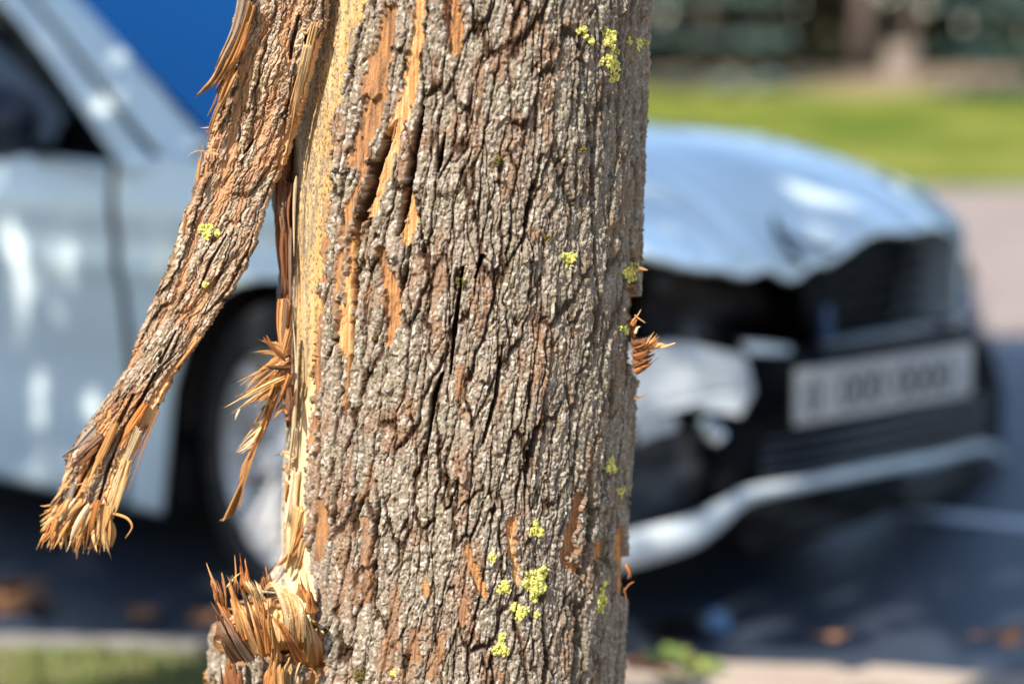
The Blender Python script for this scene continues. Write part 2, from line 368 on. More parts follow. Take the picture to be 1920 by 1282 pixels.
CRACK = [
    [(747, 225, 1), (735, 250, 7), (712, 310, 9), (690, 380, 10), (676, 440, 9), (668, 520, 7), (664, 600, 5), (662, 700, 4), (655, 790, 2)],
    [(797, 200, 2), (788, 240, 6), (775, 320, 7), (760, 400, 6), (750, 440, 4)],
    [(835, 250, 2), (826, 300, 6), (822, 320, 4)], [(772, 460, 3), (762, 520, 6), (752, 560, 3)],
    [(1075, 240, 2), (1082, 60, 4)], [(1100, 430, 2), (1105, 280, 5), (1092, 200, 3)], [(905, 480, 5), (890, 520, 2)], [(1010, 290, 3), (985, 400, 5), (975, 470, 2)],
    [(800, 860, 2), (815, 740, 6), (830, 700, 3)], [(980, 930, 2), (995, 830, 7), (1005, 790, 3)], [(940, 640, 2), (930, 740, 5), (905, 830, 3)],
    [(708, 900, 2), (714, 950, 5), (700, 1060, 3)], [(1140, 640, 2), (1135, 780, 5), (1125, 860, 2)], [(1108, 560, 2), (1110, 650, 5)], [(1010, 1150, 2), (1020, 1240, 6), (1010, 1300, 5)],
    [(1095, 880, 2), (1100, 980, 6), (1080, 1100, 3)], [(1072, 1110, 3), (1075, 1200, 6), (1065, 1290, 4)], [(868, 500, 3), (852, 620, 5), (845, 700, 2)], [(640, 90, 1), (668, 150, 3)],
]
LEDGE = [(700, 160, 22), (868, 180, 14), (650, 300, 20), (705, 470, 12), (860, 880, 20), (912, 470, 14), (935, 330, 9), (600, 830, 14), (695, 1040, 18), (905, 700, 12), (830, 350, 14), (990, 470, 18), (735, 720, 10), (740, 470, 12)]
def trunk_mesh():
    th = np.concatenate([np.radians(np.linspace(-180, -116, 46, endpoint=False)), np.radians(np.linspace(-116, 104, 790)), np.radians(np.linspace(104, 180, 52, endpoint=False)[1:])])
    zz = np.concatenate([np.linspace(-.05, .52, 110, endpoint=False), np.linspace(.52, 1.27, 860), np.linspace(1.275, 3.3, 260)])
    TH, ZZ = np.meshgrid(th, zz)
    u = TH*RB; v = ZZ
    h, g, rA, rB, rC, gB = bark_height(u, v)
    R0 = RB+bulge(TH, ZZ)+.0035*perlin(TH*2, ZZ*4, 5)
    taper = 1-.02*np.clip(ZZ-1.3, 0, 9)
    cx = AX(ZZ)
    bx, by = cx+R0*np.sin(TH), AY-R0*np.cos(TH)
    px, py = proj(bx, by, ZZ)
    front = np.cos(TH) > -.25
    rough = 5*fbm(ZZ/.012, TH*3, 101, 3)+3*perlin(ZZ/.003, TH*9, 103)
    ex = np.zeros(u.shape); sink = np.zeros(u.shape)
    wob = .5*fbm(px/14, py/40, 111, 3)+.28*fbm(px/5, py/14, 113, 2)+.5*(voro(px/9, py/34, 117)[2]-.5)
    for pts, s, sk in EXPO:
        d = seg_dist(px, py, pts)+wob; m = (1-ss(.75, 1.15, d))*front
        ex = np.maximum(ex, m*s); sink = np.maximum(sink, m*sk)
    crk = np.zeros(u.shape)
    for pts in CRACK:
        d = seg_dist(px, py, pts)+.35*wob; crk = np.maximum(crk, (1-ss(.55, 1.15, d))*front)
    # worn patches are smoother and finely fibrous
    fibre = .0007*perlin(u/.0018-.6*v/.01, v/.05, 121)+.0005*perlin(u/.0008, v/.02, 123)
    m = ss(.2, .5, ex); h = h*(1-.75*m)+(.0045-sink+fibre*1.3)*m
    for (lx, ly, r) in LEDGE:      # flakes standing proud with a sharp lower lip
        dx = (px-lx)/(r*.8); dy = (py-ly)/(r*2.0); q = (dy+1)/1.5
        f = np.where((dy > -1) & (dy < .5+.12*np.sin(dx*5)), q, 0)*(1-ss(.8, 1.0, np.abs(dx)+.25*wob))*front; h = h+.0058*f
    h = h-crk*.019
    h = h+.003*np.exp(-((px-gapx(py)-10)/14.)**2)*front*(py < 1150)*0
    dgap = px+rough-gapx(py)
    dlow = (py+1.6*rough-gapy(px))
    inside = ((dgap > 0) | (dlow > 0) | (TH < np.radians(-112)+.05*perlin(ZZ*9, ZZ*0, 7)) | (TH > 1.6)) | ((py < -150) & (TH < -1.0) & False)
    edge = np.where(dlow > 0, np.maximum(dgap, dlow), dgap); edge = np.where(TH > 1.2, 99, edge)
    lip = np.where(front & (TH > np.radians(-110)), ss(-1, 7, edge), 1)
    # torn edge: brown inner layers show at the cut
    ex = np.maximum(ex, np.where(front, (1-ss(2, 11, edge))*.7, 0))
    R = R0*taper+(h-.003)*(.35+.65*lip)-(1-lip)*.016
    col = bark_color(u, v, g, rA, rB, rC, gB, ex); col = mix(col, BDEEP*.35, ss(.25, .8, crk)*.95)  # crack floors painted near black to deepen their shadow
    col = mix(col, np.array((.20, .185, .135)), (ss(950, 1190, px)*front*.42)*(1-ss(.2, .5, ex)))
    x = cx+R*np.sin(TH); y = AY-R*np.cos(TH)
    z = ZZ
    V = np.stack([x, y, z], -1); Q = gridq(len(zz), len(th), True)
    keepv = (edge > -14)
    keepv = np.where(front & (TH > np.radians(-110)) & (TH < 1.2), keepv, True).ravel()
    Q = Q[keepv[Q].all(1)]
    fv = {'px': px, 'py': py, 'V': V, 'front': np.cos(TH) > .12, 'TH': TH}
    V2, Q2, c2 = strip_unused(T(V.reshape(-1, 3)), Q, col.reshape(-1, 3))
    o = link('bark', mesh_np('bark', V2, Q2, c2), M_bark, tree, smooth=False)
    return fv
FV = trunk_mesh()
def on_bark(px, py):
    d = (FV['px']-px)**2+(FV['py']-py)**2+np.where(FV['front'], 0, 1e9); k = np.argmin(d)
    th = FV['TH'].ravel()[k]; return Vector(FV['V'].reshape(-1, 3)[k]), Vector((math.sin(th), -math.cos(th), 0))
# bare wood under the torn bark
def wood_mesh():
    th = np.concatenate([np.radians(np.linspace(-180, -120, 20, endpoint=False)), np.radians(np.linspace(-120, -10, 330)), np.radians(np.linspace(-8, 180, 60, endpoint=False))])
    zz = np.concatenate([np.linspace(-.02, .54, 60, endpoint=False), np.linspace(.54, 1.25, 620), np.linspace(1.26, 3.2, 120)])
    TH, ZZ = np.meshgrid(th, zz); u = TH*RW; v = ZZ
    R0 = RW+.8*bulge(TH, ZZ)-.012*np.exp(-ZZ/.2)
    cx = AX(ZZ); px, py = proj(cx+R0*np.sin(TH), AY-R0*np.cos(TH), ZZ)
    R0 = R0-.026*ss(4, 30, px-gapx(py))-.014*ss(0, 20, py-1160)*(TH > -1.3)
    h = .0012*fbm(u/.02, v/.3, 201, 3)+.00045*perlin(u/.002, v/.07, 203)+.0003*perlin(u/.0009, v/.02, 205)
    h += .002*ss(.1, .35, perlin(u/.02, v/.18, 209))*ss(700, 900, py)
    # freshly split ridge: pale wood standing proud low down, beside the bark
    gx = gapx(py); w = np.interp(py, [700, 800, 950, 1060, 1120], [2, 18, 34, 42, 40])
    fresh = ss(-4, 4, px-(gx-w)+3*perlin(ZZ/.01, ZZ*0, 211))*ss(640, 790, py)
    h += .0042*fresh
    base = np.empty(u.shape+(3,)); base[:] = (.60, .37, .16)
    base = mix(base, (.48, .33, .165), ss(-.2, .5, fbm(u/.03, v/.15, 221, 3))*.8)
    base = mix(base, (.55, .44, .30), ss(.1, .8, fbm(u/.006, v/.3, 223, 2))*.6)
    base = mix(base, (.62, .33, .10), ss(gx-26, gx, px)*(1-fresh)*.75*ss(1000, 500, py))
    base = mix(base, (.45, .40, .34), (1-ss(0, 14, px-(proj(AX(ZZ)-RW, 0*ZZ+1.93, ZZ)[0]+2)))*.7)
    # black mould specks, clustered in bands
    _, _, r, r2, ox, oy = voro(u/.0020, v/.0025, 231, 1.); d = np.sqrt(ox**2+oy**2)
    _, _, s, s2, sx, sy = voro(u/.0046, v/.006, 233, 1.); ds = np.sqrt(sx**2+sy**2)
    dens = ss(-.35, .45, fbm(u/.014, v/.09, 235, 3)+.35*np.exp(-((py-250)/260)**2)+.25*np.exp(-((px-gx+45)/18)**2))
    spk = (1-ss(.14, .46, d))*(r < .22+.7*dens); spk = np.maximum(spk, (1-ss(.1, .42, ds))*(s < .12+.6*dens))
    base = mix(base, (.06, .05, .04), spk*.88*(1-.8*fresh))
    base = mix(base, (.20, .17, .13), ss(.2, .8, fbm(u/.006, v/.02, 237, 3)+dens-.7)*.6*(1-fresh))
    base = mix(base, (.78, .58, .32), fresh*.9)
    base = mix(base, (.5, .27, .11), fresh*ss(.15, .5, perlin(u/.003, v/.05, 241))*.6)
    R = (R0+h)*(1-.02*np.clip(ZZ-1.3, 0, 9))
    V = np.stack([cx+R*np.sin(TH), AY-R*np.cos(TH), ZZ], -1)
    link('bare_wood', mesh_np('bare_wood', T(V.reshape(-1, 3)), gridq(len(zz), len(th), True), base.reshape(-1, 3)), M_wood, tree, smooth=True)
wood_mesh()

# ---------------- splinters
def spl_col(kind, r):
    c = {'pale': (.72, .43, .18), 'tan': (.56, .27, .09), 'orange': (.50, .18, .045), 'red': (.24, .09, .035), 'white': (.76, .56, .33), 'brown': (.22, .12, .07), 'grey': (.32, .25, .20)}[kind]
    k = r.uniform(.78, 1.15); return np.array(c)*k
cnt = [0]
def shard_piece(pts, w, kind, parent, tipk, name, blunt):
    """a flat jagged shard: columns of grain, each broken off at its own length"""
    g = np.random.default_rng(cnt[0]*131+7); r = random.Random(cnt[0]*7919); nk, nv = 16, 26
    full = catmull([Vector(p) for p in pts], 60); A = np.array([list(p) for p in full])
    # straighten half way towards the chord: broken wood is stiff
    if len(pts) <= 4:
        ch = A[0]+(A[-1]-A[0])*np.linspace(0, 1, 61)[:, None]; A = A*.55+ch*.45
    tan = (A[-1]-A[0])/np.linalg.norm(A[-1]-A[0]); nrm = np.array([r.uniform(-.35, .35), -1, r.uniform(-.1, .35)]); side = np.cross(tan, nrm); side /= np.linalg.norm(side); nrm = np.cross(side, tan); nrm *= -np.sign(nrm[1])
    x = np.linspace(-1, 1, nk); grp = np.repeat(g.random(nk//3+2), 3)[:nk]
    tend = np.clip(1-blunt*.25-(.42*np.abs(x)**1.5)*(.4+.6*g.random())-.30*grp-.12*g.random(nk), .3, 1.02); tend[np.argmax(tend)] = 1.03
    t0 = g.uniform(0, .05, nk); T_ = t0+(tend-t0)*np.linspace(0, 1, nv)[:, None]
    idx = np.clip(T_*60, 0, 60); i0 = np.minimum(idx.astype(int), 59); fr = (idx-i0)[..., None]; base_ = A[i0]*(1-fr)+A[i0+1]*fr+(np.clip(T_-1, 0, 1)[..., None])*tan*.01
    wd = w*1.12*(1-.35*T_)*(.9+.25*np.sin(T_*r.uniform(2, 6)+r.uniform(0, 6)))
    rid = g.uniform(-.32, .42, nk)+np.repeat(g.uniform(-.25, .25, nk//4+1), 4)[:nk]
    hh = w*(.55*(1-x**2)+rid*(.7+.3*np.sin(T_*7+g.uniform(0, 6, nk))))
    hh = hh*(1-.7*np.clip((T_-tend+.12)/.12, 0, 1))
    drift = w*.10*np.cumsum(g.normal(size=(nv, 1)), 0)*.3
    F_ = base_+side*((x*wd+drift*T_)[..., None])+nrm*(hh[..., None])
    B_ = base_+side*((x*wd*.92+drift*T_)[..., None])-nrm*(w*(.35-.2*x**2))[..., None]
    V = np.concatenate([F_.reshape(-1, 3), B_.reshape(-1, 3)]); q = gridq(nv, nk); N0 = nv*nk
    e = []; ring = list(range(nk))+[i*nk+nk-1 for i in range(1, nv)]+[N0-1-j for j in range(1, nk)]+[i*nk for i in range(nv-2, 0, -1)]
    for a_, b_ in zip(ring, ring[1:]+ring[:1]): e.append((a_, a_+N0, b_+N0, b_))
    Q = np.concatenate([q, q[:, ::-1]+N0, np.array(e)])
    c0 = spl_col(kind, r); c1 = spl_col(tipk or kind, r); st = g.uniform(.6, 1.22, nk)
    cf = (c0*(1-T_[..., None])+c1*T_[..., None])*st[None, :, None]*g.uniform(.88, 1.1, (nv, nk, 1))
    cf = cf*(1-.35*(rid < -.15)[None, :, None]); cols = np.concatenate([cf.reshape(-1, 3), cf.reshape(-1, 3)*.8])
    return link(name, mesh_np(name, V-np.array(TL), Q, cols), M_split, parent)
def splinter(pts, w, kind='pale', parent=None, flat=.45, tipk=None, name='splinter', n=6, m=12, twist=0, blunt=.12):
    """one torn sliver through world points pts; w = half width (m)"""
    cnt[0] += 1; r = random.Random(cnt[0]*7919); m = max(5, m)
    parent = parent or tree
    if w >= .0026: return shard_piece(pts, w, kind, parent, tipk, name, blunt)
    V = []; Fs = []; cols = []
    nf = 1 if w < .0017 else (min(6, int(round(w/.0013))))
    side = (Vector(pts[-1])-Vector(pts[0])).cross(Vector((0, -1, 0))).normalized()
    for q in range(nf):
        off = 0 if nf == 1 else w*1.5*((q+.5)/nf-.5)*1.25
        s0 = 0 if nf == 1 else r.uniform(0, .22); s1 = 1 if nf == 1 else r.choice([1, 1, r.uniform(.6, 1.0)])
        full = catmull([Vector(p) for p in pts], 40); i0, i1 = int(s0*40), max(int(s1*40), int(s0*40)+8)
        i1 = min(i1, 40); c = [full[int(round(i0+(i1-i0)*i/m))].copy() for i in range(m+1)]
        ww = w if nf == 1 else w/nf*r.uniform(1.1, 2.1)
        fan = r.uniform(-.3, .3)*w; zoff = r.uniform(-.5, .5)*w
        for i in range(m+1):
            t = i/m; c[i] = c[i]+side*(off*(1-.25*t)+fan*t*t+.25*ww*math.sin(5*t+q*2.3))+Vector((0, zoff+.3*abs(off), 0))
        rad = []; f1, f2 = r.uniform(0, 6), r.uniform(2, 5); k_ = 8
        for i in range(m+1):
            t = i/m; rr = ww*((1-t**2.2)*(1-.4*blunt)+.4*blunt)*(1+.13*math.sin(t*f2+f1))*min(1, .35+t*5); rad.append(max(rr, ww*.08))
        up = Vector((r.uniform(-.5, .5), -1, r.uniform(-.4, .6)))
        v_, f_ = tube_arrays(c, rad, k_, flat if nf == 1 else r.uniform(.5, .9), up, .0, cnt[0])
        ridge = [r.uniform(.68, 1.18) for _ in range(k_)]; dr = [r.uniform(-.3, .3) for _ in range(k_)]
        for i in range(m+1):
            for k in range(k_):
                e = ridge[k]+dr[k]*math.sin(3*i/m+k); v_[i*k_+k] = c[i]+(v_[i*k_+k]-c[i])*e
        dirn = c[-1]-c[-2]
        for k in range(k_): v_[m*k_+k] = v_[m*k_+k]+dirn*(r.random()-.6)*1.3
        base = spl_col(kind, r); tip = spl_col(tipk or kind, r); cc_ = np.zeros((len(v_), 3)); strip = [r.uniform(.5, 1.25) for _ in range(k_)]
        for i in range(m+1):
            t = i/m
            for k in range(k_): cc_[i*k_+k] = np.clip((base*(1-t)+tip*t)*strip[k]*r.uniform(.9, 1.1), 0, .9)
        cc_[-2] = base; cc_[-1] = tip; b0 = len(V); V += v_; Fs += [tuple(x+b0 for x in f) for f in f_]; cols.append(cc_)
    cols = np.concatenate(cols)
    V = [v-TL for v in V]
    return link(name, py_mesh(name, V, Fs, cols), M_split, parent)
def bunch(roots, tips, n, w, kinds, Y0, Y1, parent=None, bend=10, name='splinter', m=9, seed=0, blunt=.12, sag=0):
    """n slivers from a picture polyline of roots to one of tips"""
    r = random.Random(seed)
    def along(pl, t):
        s = t*(len(pl)-1); i = min(int(s), len(pl)-2); f = s-i
        return pl[i][0]*(1-f)+pl[i+1][0]*f, pl[i][1]*(1-f)+pl[i+1][1]*f
    for k in range(n):
        t = min(1, max(0, (k+.5)/n+r.uniform(-.5, .5)/n)); a = along(roots, t); t2 = min(1, max(0, t+r.uniform(-.08, .08))); b = along(tips, t2)
        f = r.uniform(.72, 1.04); bx, by = a[0]+(b[0]-a[0])*f+r.uniform(-3, 3), a[1]+(b[1]-a[1])*f+r.uniform(-4, 4)
        mx, my = (a[0]+bx)/2+r.uniform(-bend, bend), (a[1]+by)/2+r.uniform(-bend, bend)*.5-sag
        ya = r.uniform(Y0, Y1); yb = ya+r.uniform(-.012, .006)
        splinter([P(a[0], a[1], ya), P(mx, my, (ya+yb)/2-.003), P(bx, by, yb)], w*r.uniform(.6, 1.4), r.choice(kinds), parent, r.uniform(.3, .7), name=name, m=m, blunt=blunt)

# ---------------- the strip torn off and hanging down to the left
LE = [(-420, 640), (-300, 590), (-150, 525), (-60, 484), (0, 458), (60, 447), (110, 436), (160, 428), (215, 415), (270, 402), (330, 385), (420, 350), (480, 333), (560, 298), (620, 268), (690, 240), (760, 188), (820, 146), (855, 122), (880, 124), (930, 108), (965, 98), (1000, 96)]
RE = [(-420, 720), (-300, 668), (-150, 628), (-60, 612), (0, 607), (40, 604), (100, 585), (150, 572), (200, 560), (260, 542), (300, 528), (350, 503), (420, 480), (480, 462), (540, 432), (600, 396), (650, 366), (700, 330), (760, 300), (830, 262), (880, 240), (930, 219), (965, 212), (1000, 205)]
FCY, FCD = [-420, -60, 0, 120, 260, 500, 1000], [1.80, 1.800, 1.802, 1.815, 1.840, 1.850, 1.840]
lex = lerp_px([(a, b) for a, b in LE]); rex = lerp_px([(a, b) for a, b in RE])
flap = None
def flap_mesh():
    global flap
    ns, nt = 1250, 190
    ly = np.linspace(-420, 1000, ns); ry = ly.copy()
    # rows run across the strip, tilted: right end higher than left end as the strip leans
    slant = np.interp(ly, [0, 300, 600, 900], [4, 16, 28, 14])
    yL = np.clip(ly+slant*.6, -420, 1010); yR = np.clip(ly-slant*.6, -430, 1000)
    rag = lambda y, s: 4*fbm(y/22, y*0, s, 4)+3*perlin(y/5, y*0, s+3)
    xL = lex(yL)-12*(1-ss(450, 750, ly))+rag(ly, 301); xR = rex(yR)+12*(1-ss(450, 750, ly))+rag(ly, 311)
    t = np.linspace(0, 1, nt)
    PX = xL[:, None]*(1-t)+xR[:, None]*t; PY = yL[:, None]*(1-t)+yR[:, None]*t
    LY = ly[:, None]+0*t[None]
    cen = np.interp(LY, FCY, FCD)
    q = 2*t[None]-1
    sc = 1.78/F
    v = -LY*sc*1.06; u = (PX-PX.mean(1)[:, None])*sc
    h, g, rA, rB, rC, gB = bark_height(u+.7+.05*v, v+3.1)
    ex = .44*ss(-.15, .45, fbm(u/.016, v/.09, 331, 4))
    # right margin, high up: pale inner layer showing
    dr = (xR[:, None]-PX); m1 = (1-ss(14, 24, dr+6*perlin(v/.01, u*0, 333)+.0*u)*1.0)*ss(50, 110, LY)*(1-ss(290, 350, LY)); ex = np.maximum(ex, 1.15*m1)
    m2 = seg_dist(PX, PY, [(455, 60, 14), (470, 20, 12)]); ex = np.maximum(ex, .5*(1-ss(.7, 1.2, m2)))
    for pts, s in [([(330, 690, 8), (300, 740, 10), (262, 800, 14), (232, 900, 26), (205, 1000, 34)], 1.2), ([(205, 770, 5), (180, 840, 10), (150, 920, 12), (130, 1010, 20)], .85), ([(440, 250, 8), (425, 330, 16), (395, 420, 8)], .5),
                   ([(560, 0, 8), (530, 60, 10), (540, 120, 8)], .5), ([(500, 200, 6), (480, 300, 7), (440, 420, 7)], .42), ([(190, 1000, 60), (100, 1000, 60)], 1.1), ([(270, 770, 12), (230, 830, 10)], .8), ([(380, 400, 5), (330, 560, 6), (300, 600, 5)], .55), ([(466, 100, 16), (455, 180, 12), (430, 260, 10)], .48)]:
        ex = np.maximum(ex, s*(1-ss(.7, 1.15, seg_dist(PX, PY, pts)+.5*fbm(PX/12, PY/30, 335, 3))))
    fib = .0011*perlin(u/.0022, v/.06, 341)+.0006*perlin(u/.001, v/.03, 343)
    m = ss(.35, .6, ex); h = h*(1-.7*m)+(.0025+fib*1.6)*m
    crk = np.zeros(u.shape)
    for pts in [[(560, 30, 3), (548, 80, 5), (545, 110, 3)], [(476, 262, 2), (466, 278, 4), (458, 288, 2)], [(425, 440, 2), (395, 490, 4), (375, 540, 2)], [(250, 740, 3), (225, 790, 6), (175, 860, 4), (140, 930, 3)], [(290, 700, 3), (240, 800, 5), (205, 870, 4), (180, 960, 3)], [(575, 60, 2), (565, 120, 4)], [(330, 620, 2), (300, 680, 4)]]:
        crk = np.maximum(crk, 1-ss(.5, 1.1, seg_dist(PX, PY, pts)+.3*fbm(PX/12, PY/30, 337, 2)))
    h = h-crk*.008
    edge = np.minimum(t[None], 1-t[None])*(PX[:, -1:]-PX[:, :1]); lip = ss(0, 9, edge)
    depth = cen+.004*q*q-.006*q+.008*(1-lip)-h*.95+.0025*perlin(v/.06, u*9, 351)
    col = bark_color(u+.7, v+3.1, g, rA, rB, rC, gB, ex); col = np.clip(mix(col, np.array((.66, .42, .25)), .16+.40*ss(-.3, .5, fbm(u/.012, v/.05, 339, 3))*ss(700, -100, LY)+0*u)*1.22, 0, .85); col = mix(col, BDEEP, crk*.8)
    A = (PX-960)/F; B = -(PY-641)/F; dy = cp+B*sp; k = depth/dy
    Vf = np.stack([A*k, dy*k, H+(-sp+B*cp)*k], -1).reshape(-1, 3)
    # back of the strip (inner side, concave, fibrous)
    st = 3; dep2 = (cen+.004*q*q-.006*q+.013+.0012*perlin(u/.004, v/.05, 361))[::st, ::st]
    PX2, PY2 = PX[::st, ::st], PY[::st, ::st]; A = (PX2-960)/F; B = -(PY2-641)/F; dy = cp+B*sp; k = dep2/dy
    Vb = np.stack([A*k, dy*k, H+(-sp+B*cp)*k], -1).reshape(-1, 3); nb = PX2.shape
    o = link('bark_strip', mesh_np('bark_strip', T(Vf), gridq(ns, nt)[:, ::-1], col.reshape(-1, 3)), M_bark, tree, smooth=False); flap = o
    o['label'] = 'long strip of bark torn from the trunk and hanging to the left'
    cb = np.empty((len(Vb), 3)); cb[:] = (.42, .20, .08)
    link('inner_side', mesh_np('inner_side', T(Vb), gridq(nb[0], nb[1]), cb*(.8+.4*rng.random((len(Vb), 1)))), M_split, o, smooth=True)
    # rim closing front to back
    ring_f = np.concatenate([np.arange(0, ns, st)*nt, (ns-1)*nt+np.arange(0, nt, st), (np.arange(0, ns, st)*nt+nt-1)[::-1]])
    F3 = Vf.reshape(ns, nt, 3)
    rim = np.concatenate([F3[::st, 0], F3[-1, ::st], F3[::st, -1][::-1]]); B3 = Vb.reshape(nb[0], nb[1], 3); rb = np.concatenate([B3[:, 0], B3[-1, :], B3[:, -1][::-1]])
    n_ = min(len(rim), len(rb)); Vr = np.concatenate([rim[:n_], rb[:n_]]); i = np.arange(n_-1)
    cr = np.empty((2*n_, 3)); cr[:] = (.40, .21, .09)
    link('torn_rim', mesh_np('torn_rim', T(Vr), np.stack([i, i+1, i+1+n_, i+n_], -1), cr*(.6+.7*rng.random((2*n_, 1)))), M_split, o)
    FV['fpx'] = PX; FV['fpy'] = PY; FV['fV'] = Vf.reshape(ns, nt, 3)
flap_mesh()
fl = dict(parent=flap)
# frayed lower end
bunch([(100, 965), (150, 985), (205, 975)], [(68, 1030), (140, 1040), (210, 1030)], 34, .0019, ['pale', 'tan', 'pale', 'orange'], 1.828, 1.850, flap, 8, seed=1)
bunch([(130, 930), (170, 940), (210, 930)], [(75, 985), (130, 1030), (200, 1045)], 26, .0022, ['pale', 'tan', 'orange', 'white'], 1.822, 1.842, flap, 9, seed=2)
bunch([(140, 880), (105, 960)], [(112, 905), (70, 1020)], 12, .0016, ['tan', 'brown', 'pale'], 1.832, 1.850, flap, 5, seed=3)
bunch([(100, 945), (110, 970)], [(73, 952), (70, 1000)], 8, .0012, ['pale', 'tan'], 1.832, 1.850, flap, 4, seed=4)
for pts, w, k in [([(192, 945), (195, 1000), (194, 1030), (206, 1050)], .0033, 'pale'), ([(204, 945), (206, 985), (203, 1022)], .0020, 'tan'), ([(186, 950), (184, 1000), (170, 1030)], .0024, 'pale'), ([(200, 960), (222, 964), (240, 972), (247, 988), (234, 1009)], .0014, 'tan'),
                  ([(150, 1010), (145, 1030), (143, 1048)], .0016, 'brown'), ([(85, 1000), (76, 1015), (66, 1030)], .0018, 'tan'),
                  ([(300, 765), (285, 800), (262, 860), (237, 922)], .0016, 'brown'), ([(290, 780), (262, 840), (245, 875)], .0011, 'red'), ([(245, 890), (232, 920), (222, 945)], .0005, 'tan'),
                  ([(240, 860), (215, 945), (200, 1000)], .0055, 'pale'), ([(262, 800), (232, 870), (205, 930), (190, 975)], .005, 'white'), ([(220, 790), (190, 850), (160, 905), (150, 950)], .0035, 'tan'), ([(275, 755), (245, 800), (215, 850)], .004, 'orange'),
                  ([(180, 800), (148, 838), (118, 857)], .0035, 'grey'), ([(190, 815), (150, 855), (126, 870)], .0028, 'brown'), ([(195, 828), (160, 862), (140, 878)], .0020, 'red'), ([(110, 915), (155, 905), (195, 885)], .0009, 'tan'),
                  ([(330, 690), (360, 650), (384, 624)], .0014, 'tan'), ([(140, 905), (125, 945), (112, 985)], .004, 'grey')]:
    splinter([P(x, y, float(np.interp(y, FCY, FCD))-.012) for x, y in pts], w, k, flap, m=16, blunt=.25)
# frayed slab at the upper left of the strip
for pts, w, k, tk in [([(462, -30), (445, 50), (418, 110), (395, 158), (366, 182)], .0062, 'grey', 'tan'), ([(470, 0), (452, 60), (425, 120), (400, 160), (382, 176)], .0050, 'tan', 'tan'), ([(466, 40), (448, 100), (425, 140), (404, 172)], .0050, 'orange', 'tan'),
                      ([(450, 90), (430, 140), (412, 190), (395, 235)], .0030, 'orange', 'tan'), ([(448, 120), (425, 170), (402, 215), (388, 262)], .0024, 'tan', 'brown'), ([(440, 140), (420, 190), (400, 222), (392, 250)], .0018, 'pale', 'tan'),
                      ([(438, 70), (414, 120), (396, 150)], .0026, 'pale', 'tan'), ([(420, 150), (404, 190), (388, 218)], .0018, 'red', 'brown'), ([(400, 238), (385, 240), (375, 239)], .0005, 'pale', 'pale'), ([(402, 252), (390, 248), (383, 244)], .0008, 'tan', 'tan'),
                      ([(368, 345), (374, 310), (379, 268)], .0021, 'tan', 'tan'), ([(385, 283), (365, 285), (350, 293)], .0005, 'pale', 'pale'), ([(400, 286), (380, 284), (364, 280)], .0004, 'pale', 'pale'),
                      ([(375, 330), (368, 345), (362, 352)], .0014, 'brown', 'red'), ([(410, 290), (392, 286), (385, 283)], .0009, 'pale', 'tan'), ([(350, 400), (345, 430), (341, 450)], .0018, 'orange', 'brown'), ([(392, 305), (386, 296), (388, 288)], .001, 'red', 'orange'),
                      ([(590, 60), (596, 45), (604, 38)], .0012, 'tan', 'pale'), ([(580, 50), (590, 48), (600, 52)], .0006, 'white', 'white'), ([(570, 60), (575, 62), (586, 40)], .001, 'tan', 'white'),
                      ([(592, 40), (572, 120), (556, 185), (542, 240)], .0042, 'pale', 'pale'), ([(578, 80), (562, 150), (548, 220), (536, 290)], .0036, 'white', 'tan'), ([(568, 120), (545, 200), (530, 262)], .003, 'tan', 'tan')]:
    splinter([P(x, y, float(np.interp(y, FCY, FCD))-.012-.004*i/len(pts)) for i, (x, y) in enumerate(pts)], w, k, flap, tipk=tk, m=16, n=8)

# ---------------- curled edge of torn bark left of the bare wood
def torn_edge():
    ys = np.linspace(255, 800, 360); nt = 44; t = np.linspace(0, 1, nt)
    xl = np.interp(ys, [255, 290, 340, 400, 430, 500, 560, 620, 700, 760, 800], [540, 522, 503, 512, 522, 524, 519, 522, 530, 528, 540])+3*fbm(ys/15, ys*0, 401, 3)
    xr = np.interp(ys, [255, 300, 800], [553, 553, 549])
    PX = xl[:, None]*(1-t)+xr[:, None]*t; PY = ys[:, None]+0*t
    s = t[None]; dep = 1.925-.075*np.sin(s*2.2)*(1-.3*s)+.020*s; u = s*.03; v = ys[:, None]*.0005
    dep = dep-.0035*fbm(u/.004+3*v, v/.02, 403, 4)-.004*np.abs(perlin(u/.006, v/.03, 407))
    A = (PX-960)/F; B = -(PY-641)/F; dy = cp+B*sp; k = dep/dy; Vv = np.stack([A*k, dy*k, H+(-sp+B*cp)*k], -1).reshape(-1, 3)
    f = perlin(u/.0016+v*60, v/.03, 405)
    c = np.empty(PX.shape+(3,)); c[:] = (.26, .10, .045); c = mix(c, (.42, .19, .07), ss(0, .5, f)); c = mix(c, (.09, .045, .03), ss(.1, .6, -f)); c = mix(c, (.17, .12, .09), (1-ss(.15, .4, s+.1*f)))
    o = link('curled_bark', mesh_np('curled_bark', T(Vv), gridq(len(ys), nt)[:, ::-1], c.reshape(-1, 3)), M_split, tree, smooth=True)
    md = o.modifiers.new('thickness', 'SOLIDIFY'); md.thickness = .004; md.offset = -1
    return o
curl = torn_edge()
bunch([(520, 330), (548, 345)], [(515, 420), (545, 470)], 14, .0016, ['red', 'brown', 'orange'], 1.85, 1.875, curl, 6, seed=11)
bunch([(518, 400), (548, 430)], [(528, 540), (540, 600)], 12, .0016, ['red', 'brown', 'red'], 1.85, 1.875, curl, 6, seed=12)
bunch([(522, 560), (545, 560)], [(525, 680), (540, 760)], 14, .0018, ['red', 'orange', 'tan', 'brown'], 1.85, 1.872, curl, 6, seed=13)
